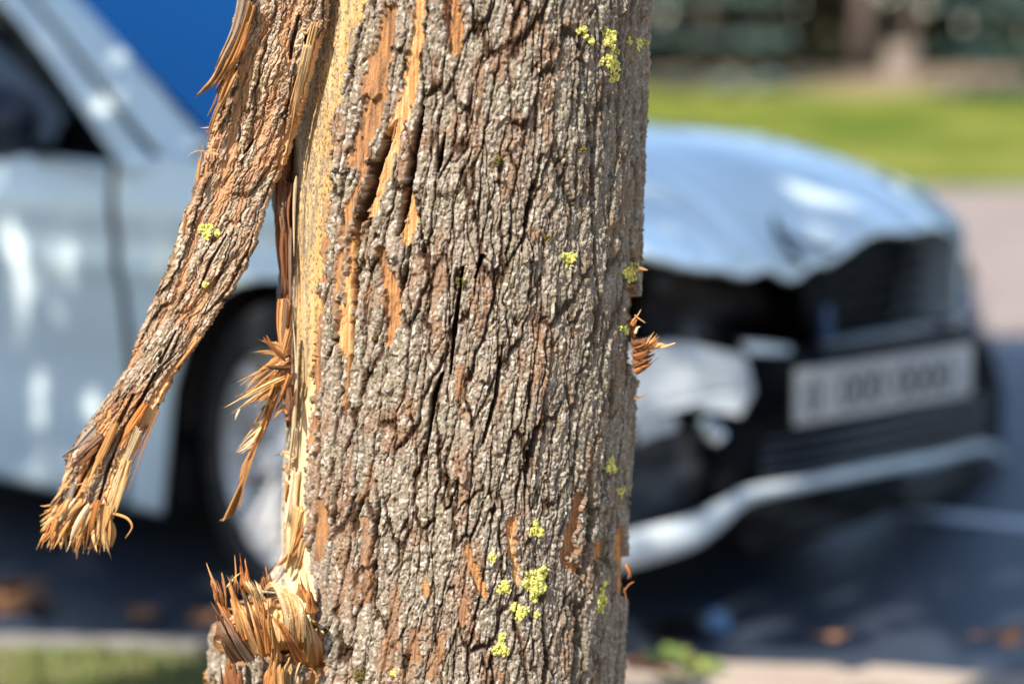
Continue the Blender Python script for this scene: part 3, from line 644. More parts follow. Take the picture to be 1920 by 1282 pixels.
# splinter bunch on the left of the trunk
S1 = [([(540, 665), (520, 645), (500, 638), (482, 634)], .0030, 'tan', 'pale'), ([(540, 672), (500, 655), (468, 662)], .0028, 'tan', 'pale'), ([(542, 680), (515, 655), (497, 630)], .0024, 'red', 'orange'),
      ([(540, 690), (510, 675), (470, 705), (430, 722)], .0034, 'tan', 'pale'), ([(540, 700), (505, 700), (470, 735), (440, 745)], .0032, 'orange', 'pale'), ([(536, 705), (495, 722), (455, 745), (420, 766)], .0030, 'tan', 'pale'),
      ([(538, 712), (500, 728), (468, 755), (437, 780)], .0042, 'tan', 'pale'), ([(530, 700), (505, 725), (490, 750)], .0028, 'orange', 'tan'), ([(525, 670), (495, 690), (465, 712), (452, 724)], .0026, 'orange', 'tan'), ([(530, 730), (500, 742), (487, 752)], .0020, 'brown', 'tan'),
      ([(450, 765), (443, 780), (440, 788)], .0010, 'white', 'white'), ([(545, 690), (520, 690), (480, 688)], .0034, 'red', 'brown'),
      ([(545, 610), (535, 650), (522, 700), (505, 750), (490, 800), (470, 850), (455, 900), (448, 935), (432, 965), (412, 975)], .0048, 'tan', 'tan'), ([(540, 660), (520, 730), (500, 790), (475, 845), (455, 880), (447, 950)], .0036, 'orange', 'tan'),
      ([(545, 700), (530, 740), (512, 775), (505, 790)], .0034, 'orange', 'brown'), ([(548, 740), (530, 765), (508, 785)], .0024, 'tan', 'tan'), ([(500, 780), (480, 812), (456, 822)], .0014, 'tan', 'pale'), ([(490, 800), (470, 832), (446, 848)], .0013, 'pale', 'white'), ([(498, 760), (480, 790), (470, 800)], .0018, 'brown', 'tan'),
      ([(552, 720), (546, 760), (543, 790)], .0044, 'orange', 'tan'), ([(535, 720), (545, 770), (548, 800)], .004, 'red', 'brown'),
      ([(470, 850), (458, 890), (450, 930)], .0022, 'brown', 'tan'), ([(468, 860), (455, 905), (448, 938), (432, 965), (412, 975)], .0019, 'tan', 'tan'), ([(480, 830), (462, 880), (452, 935), (446, 955)], .0016, 'orange', 'brown')]
for i, (pts, w, k, tk) in enumerate(S1):
    Yb = 1.835+.02*math.sin(i*2.1)
    splinter([P(x, y, Yb-.02*j/len(pts)) for j, (x, y) in enumerate(pts)], w, k, tree, tipk=tk, m=18 if len(pts) > 5 else 12, n=8, blunt=.3)
bunch([(540, 640), (545, 720)], [(440, 730), (470, 770)], 16, .0011, ['pale', 'tan', 'pale', 'orange'], 1.83, 1.85, tree, 10, seed=21)
bunch([(500, 770), (475, 840)], [(452, 815), (440, 860)], 7, .0008, ['pale', 'white'], 1.82, 1.84, tree, 4, seed=22)
# white curl of wood at (520,850) and ragged left edge of the wood
for pts, w, k in [([(552, 850), (535, 842), (512, 856)], .0036, 'white'), ([(552, 862), (536, 850), (520, 852)], .0030, 'white'), ([(552, 905), (538, 895), (528, 872)], .0040, 'white'), ([(550, 880), (537, 872), (528, 880)], .003, 'tan'), ([(553, 800), (548, 850), (543, 905)], .0045, 'white'), ([(545, 900), (540, 930), (536, 960)], .0055, 'tan'), ([(556, 880), (546, 960), (540, 1050)], .006, 'white'), ([(566, 950), (552, 1020), (540, 1075)], .0065, 'pale'), ([(572, 990), (560, 1030), (530, 1058), (508, 1066)], .0030, 'orange'), ([(568, 1020), (545, 1045), (520, 1060)], .0018, 'tan'), ([(575, 1010), (566, 1050), (545, 1085)], .005, 'pale'),
                  ([(548, 830), (556, 700), (552, 600)], .0022, 'white'), ([(556, 330), (552, 400), (550, 480)], .0016, 'white')]:
    splinter([P(x, y, 1.855-.03*(x-512)/60) for x, y in pts], w, k, tree, m=14, n=8, blunt=.3)

# ---------------- broken stub at the bottom left
def stub():
    """wedge of split wood standing out of the stub, ribbed along the grain"""
    ny, nx = 150, 120; s = np.linspace(0, 1, ny)[:, None]; t = np.linspace(0, 1, nx)[None]
    top = np.interp(t*190+405, [405, 420, 440, 470, 500, 520, 545, 565, 580, 595], [1170, 1150, 1150, 1130, 1120, 1135, 1130, 1120, 1140, 1175])
    PX = 405+190*t+0*s+16*(1-s)*(1-t); PY = top+(1320-top)*s+5*fbm(t*30, s*2, 501, 3)
    u = PX*.0005; v = PY*.0005
    dep = 1.80+.05*np.abs(t-.75)-.010*s+.05*ss(1200, 1240, PY)+.0035*fbm(u/.004, v/.04, 503, 4)+.006*np.abs(perlin(u/.009, v/.08, 505))+.02*(1-ss(0, .15, s))
    A = (PX-960)/F; B = -(PY-641)/F; dy = cp+B*sp; k = dep/dy; Vv = np.stack([A*k, dy*k, H+(-sp+B*cp)*k], -1).reshape(-1, 3)
    f = fbm(u/.003, v/.03, 507, 3)
    c = np.empty(PX.shape+(3,)); c[:] = (.52, .27, .10); c = mix(c, (.70, .48, .23), ss(0, .5, f)); c = mix(c, (.20, .09, .04), ss(.1, .6, -f))
    o = link('split_stub', mesh_np('split_stub', T(Vv), gridq(ny, nx)[:, ::-1], c.reshape(-1, 3)), M_split, tree, smooth=True)
    md = o.modifiers.new('thickness', 'SOLIDIFY'); md.thickness = .03; md.offset = -1
    return o
stub_o = stub()
S2 = [([(455, 1230), (425, 1190), (405, 1150), (395, 1128)], .0085, 'brown', 'brown', 1.76), ([(470, 1240), (440, 1195), (412, 1145), (400, 1130)], .0060, 'grey', 'orange', 1.752), ([(445, 1240), (418, 1190), (404, 1150)], .006, 'brown', 'red', 1.765),
      ([(428, 1160), (410, 1120), (402, 1085)], .0058, 'orange', 'orange', 1.785), ([(420, 1130), (400, 1090), (387, 1054)], .0014, 'brown', 'tan', 1.785), ([(425, 1120), (418, 1085), (416, 1072)], .001, 'tan', 'tan', 1.785),
      ([(475, 1225), (455, 1165), (440, 1120), (430, 1095)], .0080, 'pale', 'orange', 1.758), ([(460, 1200), (447, 1150), (432, 1098)], .0062, 'orange', 'tan', 1.762), ([(485, 1215), (470, 1160), (452, 1105)], .0050, 'grey', 'brown', 1.765),
      ([(495, 1230), (485, 1170), (465, 1110), (446, 1095)], .0055, 'tan', 'pale', 1.757), ([(505, 1230), (492, 1160), (475, 1100), (462, 1085)], .0070, 'tan', 'pale', 1.762), ([(512, 1225), (500, 1160), (482, 1100)], .005, 'orange', 'pale', 1.757),
      ([(435, 1110), (442, 1080), (440, 1040)], .0012, 'orange', 'tan', 1.785), ([(460, 1110), (452, 1070), (450, 1036)], .0026, 'orange', 'orange', 1.79), ([(466, 1110), (462, 1075), (459, 1046)], .0030, 'orange', 'orange', 1.79), ([(425, 1100), (440, 1082), (452, 1074)], .0008, 'pale', 'pale', 1.78),
      ([(500, 1105), (492, 1080), (490, 1072)], .0036, 'red', 'orange', 1.80), ([(504, 1100), (500, 1075), (499, 1060)], .0014, 'red', 'tan', 1.80), ([(508, 1100), (507, 1085), (506, 1072)], .0014, 'red', 'brown', 1.80), ([(500, 1095), (512, 1086), (522, 1083)], .0009, 'tan', 'tan', 1.80),
      ([(508, 1225), (500, 1160), (495, 1115)], .0040, 'orange', 'tan', 1.752), ([(515, 1235), (505, 1170), (503, 1110)], .0042, 'tan', 'tan', 1.75), ([(520, 1240), (512, 1190), (500, 1120)], .004, 'pale', 'tan', 1.748),
      ([(565, 1240), (545, 1205), (525, 1170), (508, 1158)], .0066, 'orange', 'orange', 1.738), ([(560, 1232), (540, 1200), (518, 1160)], .0052, 'red', 'orange', 1.735),
      ([(525, 1300), (518, 1250), (524, 1218)], .0065, 'tan', 'tan', 1.745), ([(540, 1300), (535, 1250), (545, 1232)], .006, 'pale', 'pale', 1.76), ([(505, 1300), (508, 1250), (512, 1215)], .006, 'orange', 'tan', 1.75), ([(555, 1300), (552, 1260), (566, 1235)], .006, 'white', 'pale', 1.765),
      ([(440, 1300), (425, 1250), (432, 1210)], .007, 'red', 'orange', 1.80), ([(430, 1310), (418, 1270), (417, 1245)], .006, 'brown', 'red', 1.80), ([(450, 1300), (440, 1255), (436, 1225)], .006, 'red', 'red', 1.79),
      ([(590, 1245), (588, 1200), (580, 1150), (566, 1135)], .0085, 'orange', 'white', 1.765), ([(580, 1240), (582, 1190), (572, 1140)], .006, 'tan', 'white', 1.76), ([(560, 1190), (562, 1150), (556, 1120)], .006, 'orange', 'tan', 1.785), ([(570, 1130), (562, 1100), (556, 1078)], .006, 'tan', 'orange', 1.79), ([(585, 1150), (578, 1110), (572, 1075)], .006, 'orange', 'tan', 1.788)]
for pts, w, k, tk, Yb in S2:
    splinter([P(x, y, Yb+(.03*max(0, min(1, (y-1195)/40)) if pts[0][1] < 1290 else .012)) for x, y in pts], w, k, stub_o, tipk=tk, m=14, n=9, flat=.6, blunt=.4)
# combed, folded-over pale fibres
r = random.Random(5)
for i in range(46):
    t = i/45
    x0 = 496+20*t+r.uniform(-3, 3); y0 = 1106-6*t+r.uniform(-3, 3)
    xm = 512+46*t; ym = 1094+30*t
    x1 = 536+34*t+r.uniform(-4, 4); y1 = 1200+8*math.sin(t*5)+r.uniform(-12, 8)
    splinter([P(x0, y0, 1.765), P(xm, ym+r.uniform(-3, 3), 1.752), P((xm+x1)/2+6, (ym+y1)/2-6, 1.747), P(x1, y1, 1.757+.008*r.random())], .0013+.0012*r.random(), r.choice(['pale', 'white', 'pale', 'tan']), stub_o, m=9, n=6, blunt=.45)
bunch([(468, 1115), (500, 1130)], [(452, 1082), (482, 1088)], 16, .0012, ['pale', 'white', 'tan'], 1.748, 1.765, stub_o, 3, seed=31, m=6)
bunch([(405, 1130), (425, 1140)], [(395, 1085), (418, 1085)], 10, .0010, ['orange', 'red', 'tan'], 1.778, 1.79, stub_o, 4, seed=32, m=6)
bunch([(430, 1110), (455, 1115)], [(425, 1078), (452, 1072)], 9, .0008, ['tan', 'orange', 'brown'], 1.775, 1.785, stub_o, 5, seed=33, m=6)

# ---------------- right-hand wound with orange splinters
S3 = [([(1178, 600), (1186, 640), (1190, 690)], .0055, 'red', 'red', 1.86), ([(1185, 640), (1205, 660), (1232, 625)], .0034, 'orange', 'pale', 1.85), ([(1186, 650), (1215, 660), (1236, 632)], .0034, 'orange', 'tan', 1.845), ([(1186, 660), (1220, 655), (1238, 640)], .003, 'red', 'orange', 1.845),
      ([(1188, 690), (1210, 675), (1228, 662)], .0045, 'red', 'red', 1.85), ([(1186, 672), (1208, 662), (1230, 650)], .0044, 'red', 'orange', 1.848), ([(1190, 700), (1208, 690), (1236, 668)], .0028, 'red', 'orange', 1.852), ([(1186, 682), (1206, 672), (1226, 652)], .0048, 'red', 'orange', 1.846), ([(1183, 640), (1195, 655), (1215, 640)], .005, 'red', 'orange', 1.847),
      ([(1215, 652), (1240, 650), (1268, 643)], .0014, 'tan', 'pale', 1.842), ([(1218, 655), (1238, 646), (1252, 650)], .0020, 'pale', 'pale', 1.842), ([(1184, 610), (1190, 600), (1196, 592)], .0028, 'orange', 'tan', 1.85), ([(1188, 598), (1196, 590), (1203, 580)], .0008, 'tan', 'pale', 1.85), ([(1190, 590), (1200, 598), (1210, 606)], .0009, 'tan', 'pale', 1.85),
      ([(1190, 625), (1194, 615), (1200, 612)], .0014, 'white', 'white', 1.848), ([(1190, 498), (1204, 504), (1214, 508)], .0018, 'brown', 'tan', 1.86), ([(1188, 748), (1200, 744), (1214, 736)], .0012, 'brown', 'grey', 1.86), ([(1188, 742), (1198, 743), (1208, 742)], .0008, 'brown', 'brown', 1.86),
      ([(1168, 1110), (1178, 1096), (1190, 1090)], .0011, 'red', 'tan', 1.86), ([(1172, 1050), (1180, 1070), (1180, 1085)], .0024, 'orange', 'red', 1.86), ([(1170, 1100), (1174, 1120), (1174, 1130)], .001, 'red', 'red', 1.86)]
for pts, w, k, tk, Yb in S3: splinter([P(x, y, Yb) for x, y in pts], w, k, tree, tipk=tk, m=10, n=8, blunt=.3)
bunch([(1184, 640), (1188, 700)], [(1222, 630), (1226, 680)], 22, .0016, ['red', 'orange', 'red'], 1.842, 1.858, tree, 4, seed=41, m=7)
bunch([(1205, 655), (1215, 650)], [(1222, 622), (1240, 636)], 12, .0011, ['pale', 'tan', 'orange'], 1.842, 1.85, tree, 3, seed=42, m=6)
# slivers in the cracks
for pts in [[(690, 500), (684, 470), (696, 445), (700, 425)], [(675, 560), (690, 548), (697, 530)], [(735, 265), (740, 240), (745, 222)]]:
    splinter([P(x, y, 1.752) for x, y in pts], .0006, 'tan', tree, m=10, blunt=.5)

# ---------------- lichen and moss
def lichen(px, py, r, fl_=False, moss=False):
    r = r*(1 if moss else 1.15)
    rr = random.Random(int(px*31+py)); V = []; Fs = []; cols = []
    if fl_:
        mk = (abs(FV['fpx']-px) < 2.2*r) & (abs(FV['fpy']-py) < 2.2*r); sx, sy, sv = FV['fpx'][mk], FV['fpy'][mk], FV['fV'][mk]
    else:
        mk = (abs(FV['px']-px) < 2.2*r) & (abs(FV['py']-py) < 2.2*r) & FV['front']; sx, sy, sv, sth = FV['px'][mk], FV['py'][mk], FV['V'][mk], FV['TH'][mk]
    n = int(10+r*r*.9) if not moss else int(r*r*1.6)
    for k in range(n):
        a = rr.uniform(0, 6.28); q = math.sqrt(rr.random())*r*(1+.4*math.sin(3*a+px)); qx, qy = px+q*math.cos(a)*.85, py+q*math.sin(a)*1.05
        if fl_:
            i = np.argmin((sx-qx)**2+(sy-qy)**2); p = Vector(sv[i]); nn = Vector((-.2, -1, .1)).normalized()
        else:
            i = np.argmin((sx-qx)**2+(sy-qy)**2); p = Vector(sv[i]); nn = Vector((math.sin(sth[i]), -math.cos(sth[i]), 0))
        s = rr.uniform(.0007, .0019)*(1 if not moss else .55)
        ax = nn.cross(Vector((0, 0, 1))).normalized(); bx = nn.cross(ax)
        t1 = ax*math.cos(a)+bx*math.sin(a); t2 = nn.cross(t1); lift = rr.uniform(.0004, .0022)
        if moss: lift = .0045*math.sqrt(max(0, 1-(q/r)**2))*rr.uniform(.7, 1.1)
        c0 = p+nn*lift; b = len(V); m = 7
        V.append(c0+nn*s*.5)
        c = np.array((.78, .66, .17)) if not moss else np.array((.17, .12, .03))
        c = c*rr.uniform(.65, 1.15); c[0] *= rr.uniform(.8, 1.05); cols.append(c)
        for j in range(m):
            g = 6.28*j/m; w = s*rr.uniform(.6, 1.35); V.append(c0+t1*math.cos(g)*w+t2*math.sin(g)*w+nn*rr.uniform(-.0006, .0006)); cols.append(c*rr.uniform(.75, 1.1))
        for j in range(m): Fs.append((b, b+1+j, b+1+(j+1) % m))
        V.append(p-nn*.001); cols.append(c*.7)
        for j in range(m): Fs.append((b+m+1, b+1+(j+1) % m, b+1+j))
    V = [v-TL for v in V]
    nm = 'moss_tuft' if moss else 'lichen_patch'
    link(nm, py_mesh(nm, V, Fs, np.clip(np.array(cols), 0, .95)), M_lich, flap if fl_ else tree)
for q in [(1133, 68, 12), (1136, 113, 17), (1139, 144, 8), (1130, 80, 7), (1085, 60, 8), (1098, 77, 5), (1190, 82, 9), (1170, 78, 5), (1059, 485, 10), (1052, 478, 5), (1173, 508, 11), (1171, 522, 7), (1160, 617, 7), (1137, 874, 9), (1153, 920, 8), (999, 990, 11), (920, 1040, 6),
          (1003, 1080, 17), (996, 1100, 15), (984, 1090, 8), (942, 1097, 10), (970, 1143, 12), (960, 1138, 6), (1118, 1118, 10), (1116, 1138, 8), (1126, 1092, 5), (936, 1212, 12), (940, 1190, 5), (1000, 1148, 4), (1136, 862, 5), (741, 1258, 4)]: lichen(*q)
lichen(387, 432, 11, True); lichen(408, 438, 4, True); lichen(385, 535, 4, True)
for q in [(931, 301, 11), (864, 530, 11), (1081, 281, 7), (1019, 445, 6), (680, 1262, 12), (709, 632, 6)]: lichen(*q, moss=True)

# ---------------- limbs and crown (above the frame; they shade the car)
def limb(pts, r0, r1):
    c = catmull([Vector(p) for p in pts], 14); rad = [r0+(r1-r0)*i/14 for i in range(15)]
    V, Fs = tube_arrays(c, rad, 12, 1, None, .05, int(r0*1e4)); V = [v-TL for v in V]; n = 12*15
    cols = np.empty((len(V), 3)); cols[:] = (.24, .19, .15); link('limb', py_mesh('limb', V, Fs, cols), M_bark, tree, smooth=True)
limb([(.02, 1.93, 3.1), (-.3, 1.9, 3.8), (-1.1, 1.8, 4.7), (-2.2, 1.7, 5.6)], .145, .05)
limb([(.02, 1.93, 3.0), (.1, 2.0, 4.0), (-.2, 2.4, 5.2), (-.5, 2.6, 6.2)], .13, .04)
limb([(0, 1.93, 3.15), (-.6, 1.4, 3.9), (-2.0, .8, 4.4), (-3.6, .3, 4.9)], .10, .03)
limb([(0, 1.95, 3.2), (-.3, 2.8, 4.1), (-1.2, 3.6, 4.6), (-2.4, 4.2, 4.9)], .10, .03)
limb([(0, 1.93, 3.15), (.5, 2.2, 3.9), (.9, 2.9, 4.6), (1.2, 3.6, 5.0)], .09, .03)
sn = np.array(SUN)
HOLES = []   # places the sun reaches through the crown: (point, radius)
for px, py, Yd, r_ in [(28, 495, 4.46, .034), (132, 435, 4.35, .006), (12, 600, 4.48, .008), (38, 380, 4.45, .004), (45, 870, 4.4, .015), (60, 700, 4.42, .004), (90, 560, 4.38, .004), (150, 700, 4.3, .0), (8, 440, 4.5, .01), (260, 480, 4.2, .0),
                       (1555, 290, 4.95, .012), (1610, 302, 4.90, .012), (1665, 322, 4.85, .010), (1700, 340, 4.8, .008), (1535, 430, 4.3, .004), (1260, 700, 3.75, .06), (1330, 720, 3.8, .05), (1200, 690, 3.7, .05), (1240, 1020, 3.7, .03),
                       (495, 1000, 3.9, .05), (470, 740, 3.93, .04), (445, 880, 3.93, .03), (375, 215, 4.3, .02), (1240, 240, 5.3, .03)]:
    HOLES.append((np.array(P(px, py, Yd)), r_))
for px, py, r_ in [(1420, 1262, .09), (1480, 1262, .09), (1540, 1262, .09), (1585, 1262, .09), (1630, 1262, .09), (1680, 1262, .08), (1720, 1265, .07), (1770, 1258, .05), (1450, 1275, .12), (1540, 1275, .12), (1630, 1275, .12), (1720, 1272, .10), (1500, 1235, .04), (1600, 1232, .05), (1690, 1235, .05), (1790, 1270, .06), (1430, 1235, .03), (1745, 1218, .02), (1800, 930, .035), (1760, 930, .03), (1880, 700, .05), (1900, 720, .05), (60, 1245, .10), (160, 1255, .10), (260, 1268, .08), (20, 1225, .06), (340, 1262, .05), (1280, 1268, .08), (1350, 1270, .08), (1220, 1275, .06), (20, 1130, .03)]:
    HOLES.append((np.array(ground(px, py)), r_))
def crown():
    r = np.random.default_rng(5); n = 22000
    ncl = 700; cc = r.normal(size=(ncl, 3)); cc /= np.linalg.norm(cc, axis=1)[:, None]; cc *= r.random((ncl, 1))**.45
    cc = cc*np.array([4.3, 3.0, 1.7])+np.array([-2.1, 1.85, 4.9])
    k = r.integers(0, ncl, n); p = cc[k]+r.normal(size=(n, 3))*np.array([.27, .27, .2])
    keep = (p[:, 2] > 3.0)
    # leave the trunk and the torn strip in full sun
    for z0 in np.linspace(.45, 1.35, 10):
        for x0, y0, rad in ((-.05, 1.8, .30), (-.38, 1.78, .20)):
            q = np.array([x0, y0, z0]); w = p-q; d = np.linalg.norm(w-(w@sn)[:, None]*sn, axis=1); keep &= d > rad
    for q, rad in HOLES:
        w = p-q; d = np.linalg.norm(w-(w@sn)[:, None]*sn, axis=1); keep &= d > rad+.028
    # far edge of the shade on the road
    gy = p[:, 1]+p[:, 2]*(-sn[1]/sn[2]); gx = p[:, 0]+p[:, 2]*(-sn[0]/sn[2]); keep &= gy < 7.9+.3*np.sin(gx*2.1)
    p = p[keep]; n = len(p)
    a = r.uniform(0, 6.28, n); tilt = r.normal(size=n)*.5; s = r.uniform(.05, .085, n)
    e1 = np.stack([np.cos(a)*np.cos(tilt), np.sin(a)*np.cos(tilt), np.sin(tilt)], -1); e2 = np.stack([-np.sin(a), np.cos(a), r.normal(size=n)*.5], -1)
    b = p-e1*s[:, None]; t = p+e1*s[:, None]; l = p-e2*s[:, None]*.6+np.array([0, 0, .012]); rr = p+e2*s[:, None]*.6+np.array([0, 0, .012])
    V = np.concatenate([b, l, t, rr])-np.array(TL); i = np.arange(n)
    o = link('crown', mesh_np('crown', V, np.stack([i, i+n, i+2*n, i+3*n], -1)), M_leaf, tree); o['kind'] = 'stuff'
crown()

# ================================================================== THE CAR
TH_C = math.radians(-40); CO = Vector((.0936, 4.581, 0))
car = empty('parked_car', CO, TH_C)
tag(car, 'silver white car with crushed front behind the tree, hood buckled and bumper torn', 'car')
M_c = Matrix.Translation(CO) @ Matrix.Rotation(TH_C, 4, 'Z'); M_ci = M_c.inverted()
LO = M_ci @ Vector((0, 0, H))
def Lx(px, py, x):          # picture point on the car plane local-x = x
    d = M_ci.to_3x3() @ ray(px, py); return LO+d*((x-LO.x)/d.x)
def Ly(px, py, y):
    d = M_ci.to_3x3() @ ray(px, py); return LO+d*((y-LO.y)/d.y)
def cgrid(name, nu, nv, f, mat, parent=None, thick=.006, smooth=True, inv=False):
    U, Vv = np.meshgrid(np.linspace(0, 1, nu), np.linspace(0, 1, nv)); pts = np.stack(np.broadcast_arrays(*f(U, Vv)), -1).reshape(-1, 3)
    q = gridq(nv, nu); q = q[:, ::-1] if inv else q
    o = link(name, mesh_np(name, pts, q), mat, parent or car, smooth=smooth)
    if thick: md = o.modifiers.new('thickness', 'SOLIDIFY'); md.thickness = thick; md.offset = -1
    return o
def halfw(x, z):
    w = .85-.020*np.clip(.45-z, 0, 1)*2-.16*np.clip(z-.82, 0, 1)*1.4
    w = w*(1-.30*np.clip((x-.15)/.75, 0, 1)**2.2)*(1-.10*np.clip((-x-2.6)/.8, 0, 1)**2)
    crease = .010*np.exp(-((z-(.70+.01*x))/.03)**2)-.012*np.exp(-((z-.45)/.10)**2)
    arch = .012*np.exp(-((np.hypot(x, z-.33)-.38)/.05)**2)+.012*np.exp(-((np.hypot(x+2.6, z-.33)-.38)/.05)**2)
    return w+crease+arch
def side(name, x0, x1, ztop, side_, mat=M_paint, nx=60, nz=36, gapshape=None):
    def f(U, V):
        x = x0+(x1-x0)*U; zl = np.full(U.shape, .165)
        for c in (0, -2.6): a = np.clip(.375**2-(x-c)**2, 0, None); zl = np.where(np.abs(x-c) < .375, .33+np.sqrt(a), zl)
        zl = np.where(x > .375, .50, zl)
        z = zl+(ztop(x)-zl)*V
        if gapshape: x = x+gapshape(z)*( (1-U) if gapshape.__name__ == 'lo' else U)
        return x, side_*halfw(x, z), z
    return cgrid(name, nx, nz, f, mat, inv=side_ > 0)
ztf = lambda x: np.interp(x, [-.5, -.3, .29, .53, .70], [.935, .935, .885, .82, .73])
ztd = lambda x: np.interp(x, [-2.6, -1.6, -.54], [.985, .955, .915])
def gshape(z): return .035*np.sin((z-.2)*5.2)-.02
def lo(z): return gshape(z)
def hi(z): return gshape(z)
for sd in (-1, 1):
    side('front_fender', -.495, .66, ztf, sd, gapshape=lo)
    dn = side('front_door', -1.50, -.525, ztd, sd, gapshape=hi)
    box_obj('handle', (-1.42, sd*.86-.018, .80), (-1.22, sd*.86+.018, .83), M_paint, dn, bev=.008)
    dn2 = side('rear_door', -2.22, -1.515, ztd, sd)
    box_obj('handle', (-2.15, sd*.86-.018, .82), (-1.96, sd*.86+.018, .85), M_paint, dn2, bev=.008)
    side('rear_fender', -3.35, -2.235, lambda x: np.interp(x, [-3.35, -2.3], [.96, .985]), sd)
    # dark arch liners
    for c in (0, -2.6):
        def f(U, V):
            a = math.pi*U; return c+.385*np.cos(a)*1., sd*(.80-.28*V), .33+.385*np.sin(a)-.0*V
        cgrid('wheel_arch', 30, 4, f, M_bay, thick=.004)
# dark inner body that closes the shell
for lo_, hi_ in [((-.46, -.52, .2), (.40, .52, .66)), ((-2.2, -.78, .17), (-.40, .78, .30)), ((-3.3, -.7, .25), (-2.98, .7, .9)), ((-2.98, -.5, .3), (-2.2, .5, .55))]:
    box_obj('body_shell', lo_, hi_, M_bay, car, bev=.02)
box_obj('door_seam', (-.56, -.80, .2), (-.46, -.72, .90), M_grey, car); box_obj('door_seam', (-.56, .72, .2), (-.46, .80, .90), M_grey, car)
# hood
def hood(U, V):
    v = V*2-1; yw = .80-.03*U**2
    xf = np.interp(v, [-1, -.85, -.4, 0, .3, .85, 1], [.70, .74, .67, .665, .675, .655, .62]); zf = np.interp(v, [-1, -.85, -.5, -.3, 0, .3, .6, .85, 1], [.80, .79, .72, .705, .71, .742, .755, .745, .72])
    x0 = -.30+.10*(1-v*v); x = x0+(xf-x0)*U
    e = .12*U+.88*U**3.2
    z0 = .955+.03*(1-v*v)+.035*np.exp(-((v+.93)/.12)**2)*(1-U); z = z0+(zf-z0)*e+.018*(1-v*v)*np.sin(np.pi*U)
    dent = ss(.35, 1, U)*(.020*np.sin(7*v+5*U)*np.exp(-((v+.35)/.5)**2)+.010*perlin(U*5, v*3.2, 601)+.014*np.exp(-((v+.15+.5*(1-U))/.06)**2)-.016*np.exp(-((v+.02+.5*(1-U))/.06)**2))
    z = z+dent+ss(.75, 1, U)*(.005*np.abs(perlin(v*9, U*2, 611))-.016*np.exp(-((v-.16)/.05)**2)+.006*np.sin(v*19)*(v > .2))
    x = x+ss(.8, 1, U)*.010*perlin(v*8, U*0, 613)+.014*np.exp(-((np.abs(v)-.72)/.05)**2)*(1-U*.5)
    return x, v*yw, z
cgrid('hood', 70, 80, hood, M_paint, thick=.012)
# cowl, pillars, roof, glass
cgrid('cowl', 12, 30, lambda U, V: (-.42+.12*U+.10*(1-(2*V-1)**2), (2*V-1)*.74, .925+.02*U+.02*(1-(2*V-1)**2)), M_dark, thick=.02)
def pillar_curve(sd): return [Vector((-.26, sd*.80, .93)), Vector((-.40, sd*.755, 1.0)), Vector((-.86, sd*.70, 1.265)), Vector((-1.22, sd*.62, 1.43)), Vector((-1.6, sd*.585, 1.485))]
def band(name, pts_a, pts_b, mat, n=30, thick=.03, parent=None, flip=False):
    a = catmull([Vector(p) for p in pts_a], n-1); b = catmull([Vector(p) for p in pts_b], n-1)
    A = np.array([list(p) for p in a]); B = np.array([list(p) for p in b]); m = 6
    t = np.linspace(0, 1, m)[None, :, None]; V = (A[:, None]*(1-t)+B[:, None]*t)
    q = gridq(n, m); q = q[:, ::-1] if flip else q
    o = link(name, mesh_np(name, V.reshape(-1, 3), q), mat, parent or car, smooth=True)
    md = o.modifiers.new('thickness', 'SOLIDIFY'); md.thickness = thick; md.offset = -1; return o
for sd in (-1, 1):
    up = [(-.33, sd*.735, .972), (-.40, sd*.725, .993), (-.885, sd*.66, 1.285), (-1.25, sd*.60, 1.465), (-1.55, sd*.57, 1.52)]
    mid = [(-.34, sd*.80, .935), (-.46, sd*.79, .955), (-.90, sd*.725, 1.25), (-1.25, sd*.665, 1.425), (-1.6, sd*.635, 1.475)]
    low = [(-.50, sd*.83, .915), (-.56, sd*.822, .935), (-.93, sd*.765, 1.205), (-1.28, sd*.705, 1.37), (-1.6, sd*.68, 1.42)]
    band('windscreen_pillar', up, mid, M_paint, flip=sd < 0)
    mid2 = [(x-.016, y*1.006, z-.014) for x, y, z in mid]
    band('window_frame', mid2, low, M_paint, flip=sd < 0, thick=.025)
    cgrid('roof_rail', 30, 5, lambda U, V: (-1.58-1.55*U, sd*(.57+.11*V+0*U-.04*U), 1.52-.09*V-.10*U**3), M_paint, thick=.03, inv=sd > 0)
    box_obj('door_pillar', (-1.56, sd*.745-.03, .93), (-1.46, sd*.745+.03, 1.0), M_dark, car)
    cgrid('door_pillar', 3, 10, lambda U, V: (-1.56+.11*U, sd*(.83-.135*V), .93+.49*V), M_dark, thick=.03, inv=sd > 0)
    cgrid('rear_pillar', 8, 12, lambda U, V: (-2.35-.55*U-.40*V*(1-.1*U)-.0, sd*(.82-.17*V), .97+.42*V-.06*U), M_paint, thick=.03, inv=sd < 0)
    cgrid('side_window', 20, 16, lambda U, V: (-.56-1.9*U-(.0+.95*V)*(1-U), sd*(.825-.135*V), .925+.47*V+.02*U), M_glass, thick=0)
def roofz(v): return 1.52+.045*(1-v*v)
cgrid('roof', 24, 24, lambda U, V: (-1.40-.12*(2*V-1)**2-1.65*U, (2*V-1)*.575, roofz(2*V-1)-.02*(1-U)**2-.11*U**3), M_paint, thick=.03, inv=True)
cgrid('windscreen', 24, 24, lambda U, V: (-.33+.12*(1-(2*V-1)**2)*(1-.3*U)-1.09*U, (2*V-1)*(.735-.15*U), .968+.01*(1-(2*V-1)**2)+.60*U-.055*U**2+.01*np.sin(np.pi*U)), M_wind, thick=0)
cgrid('rear_window', 12, 16, lambda U, V: (-3.02-.28*U, (2*V-1)*(.56+.06*U), 1.42-.40*U), M_wind, thick=.006, inv=False)
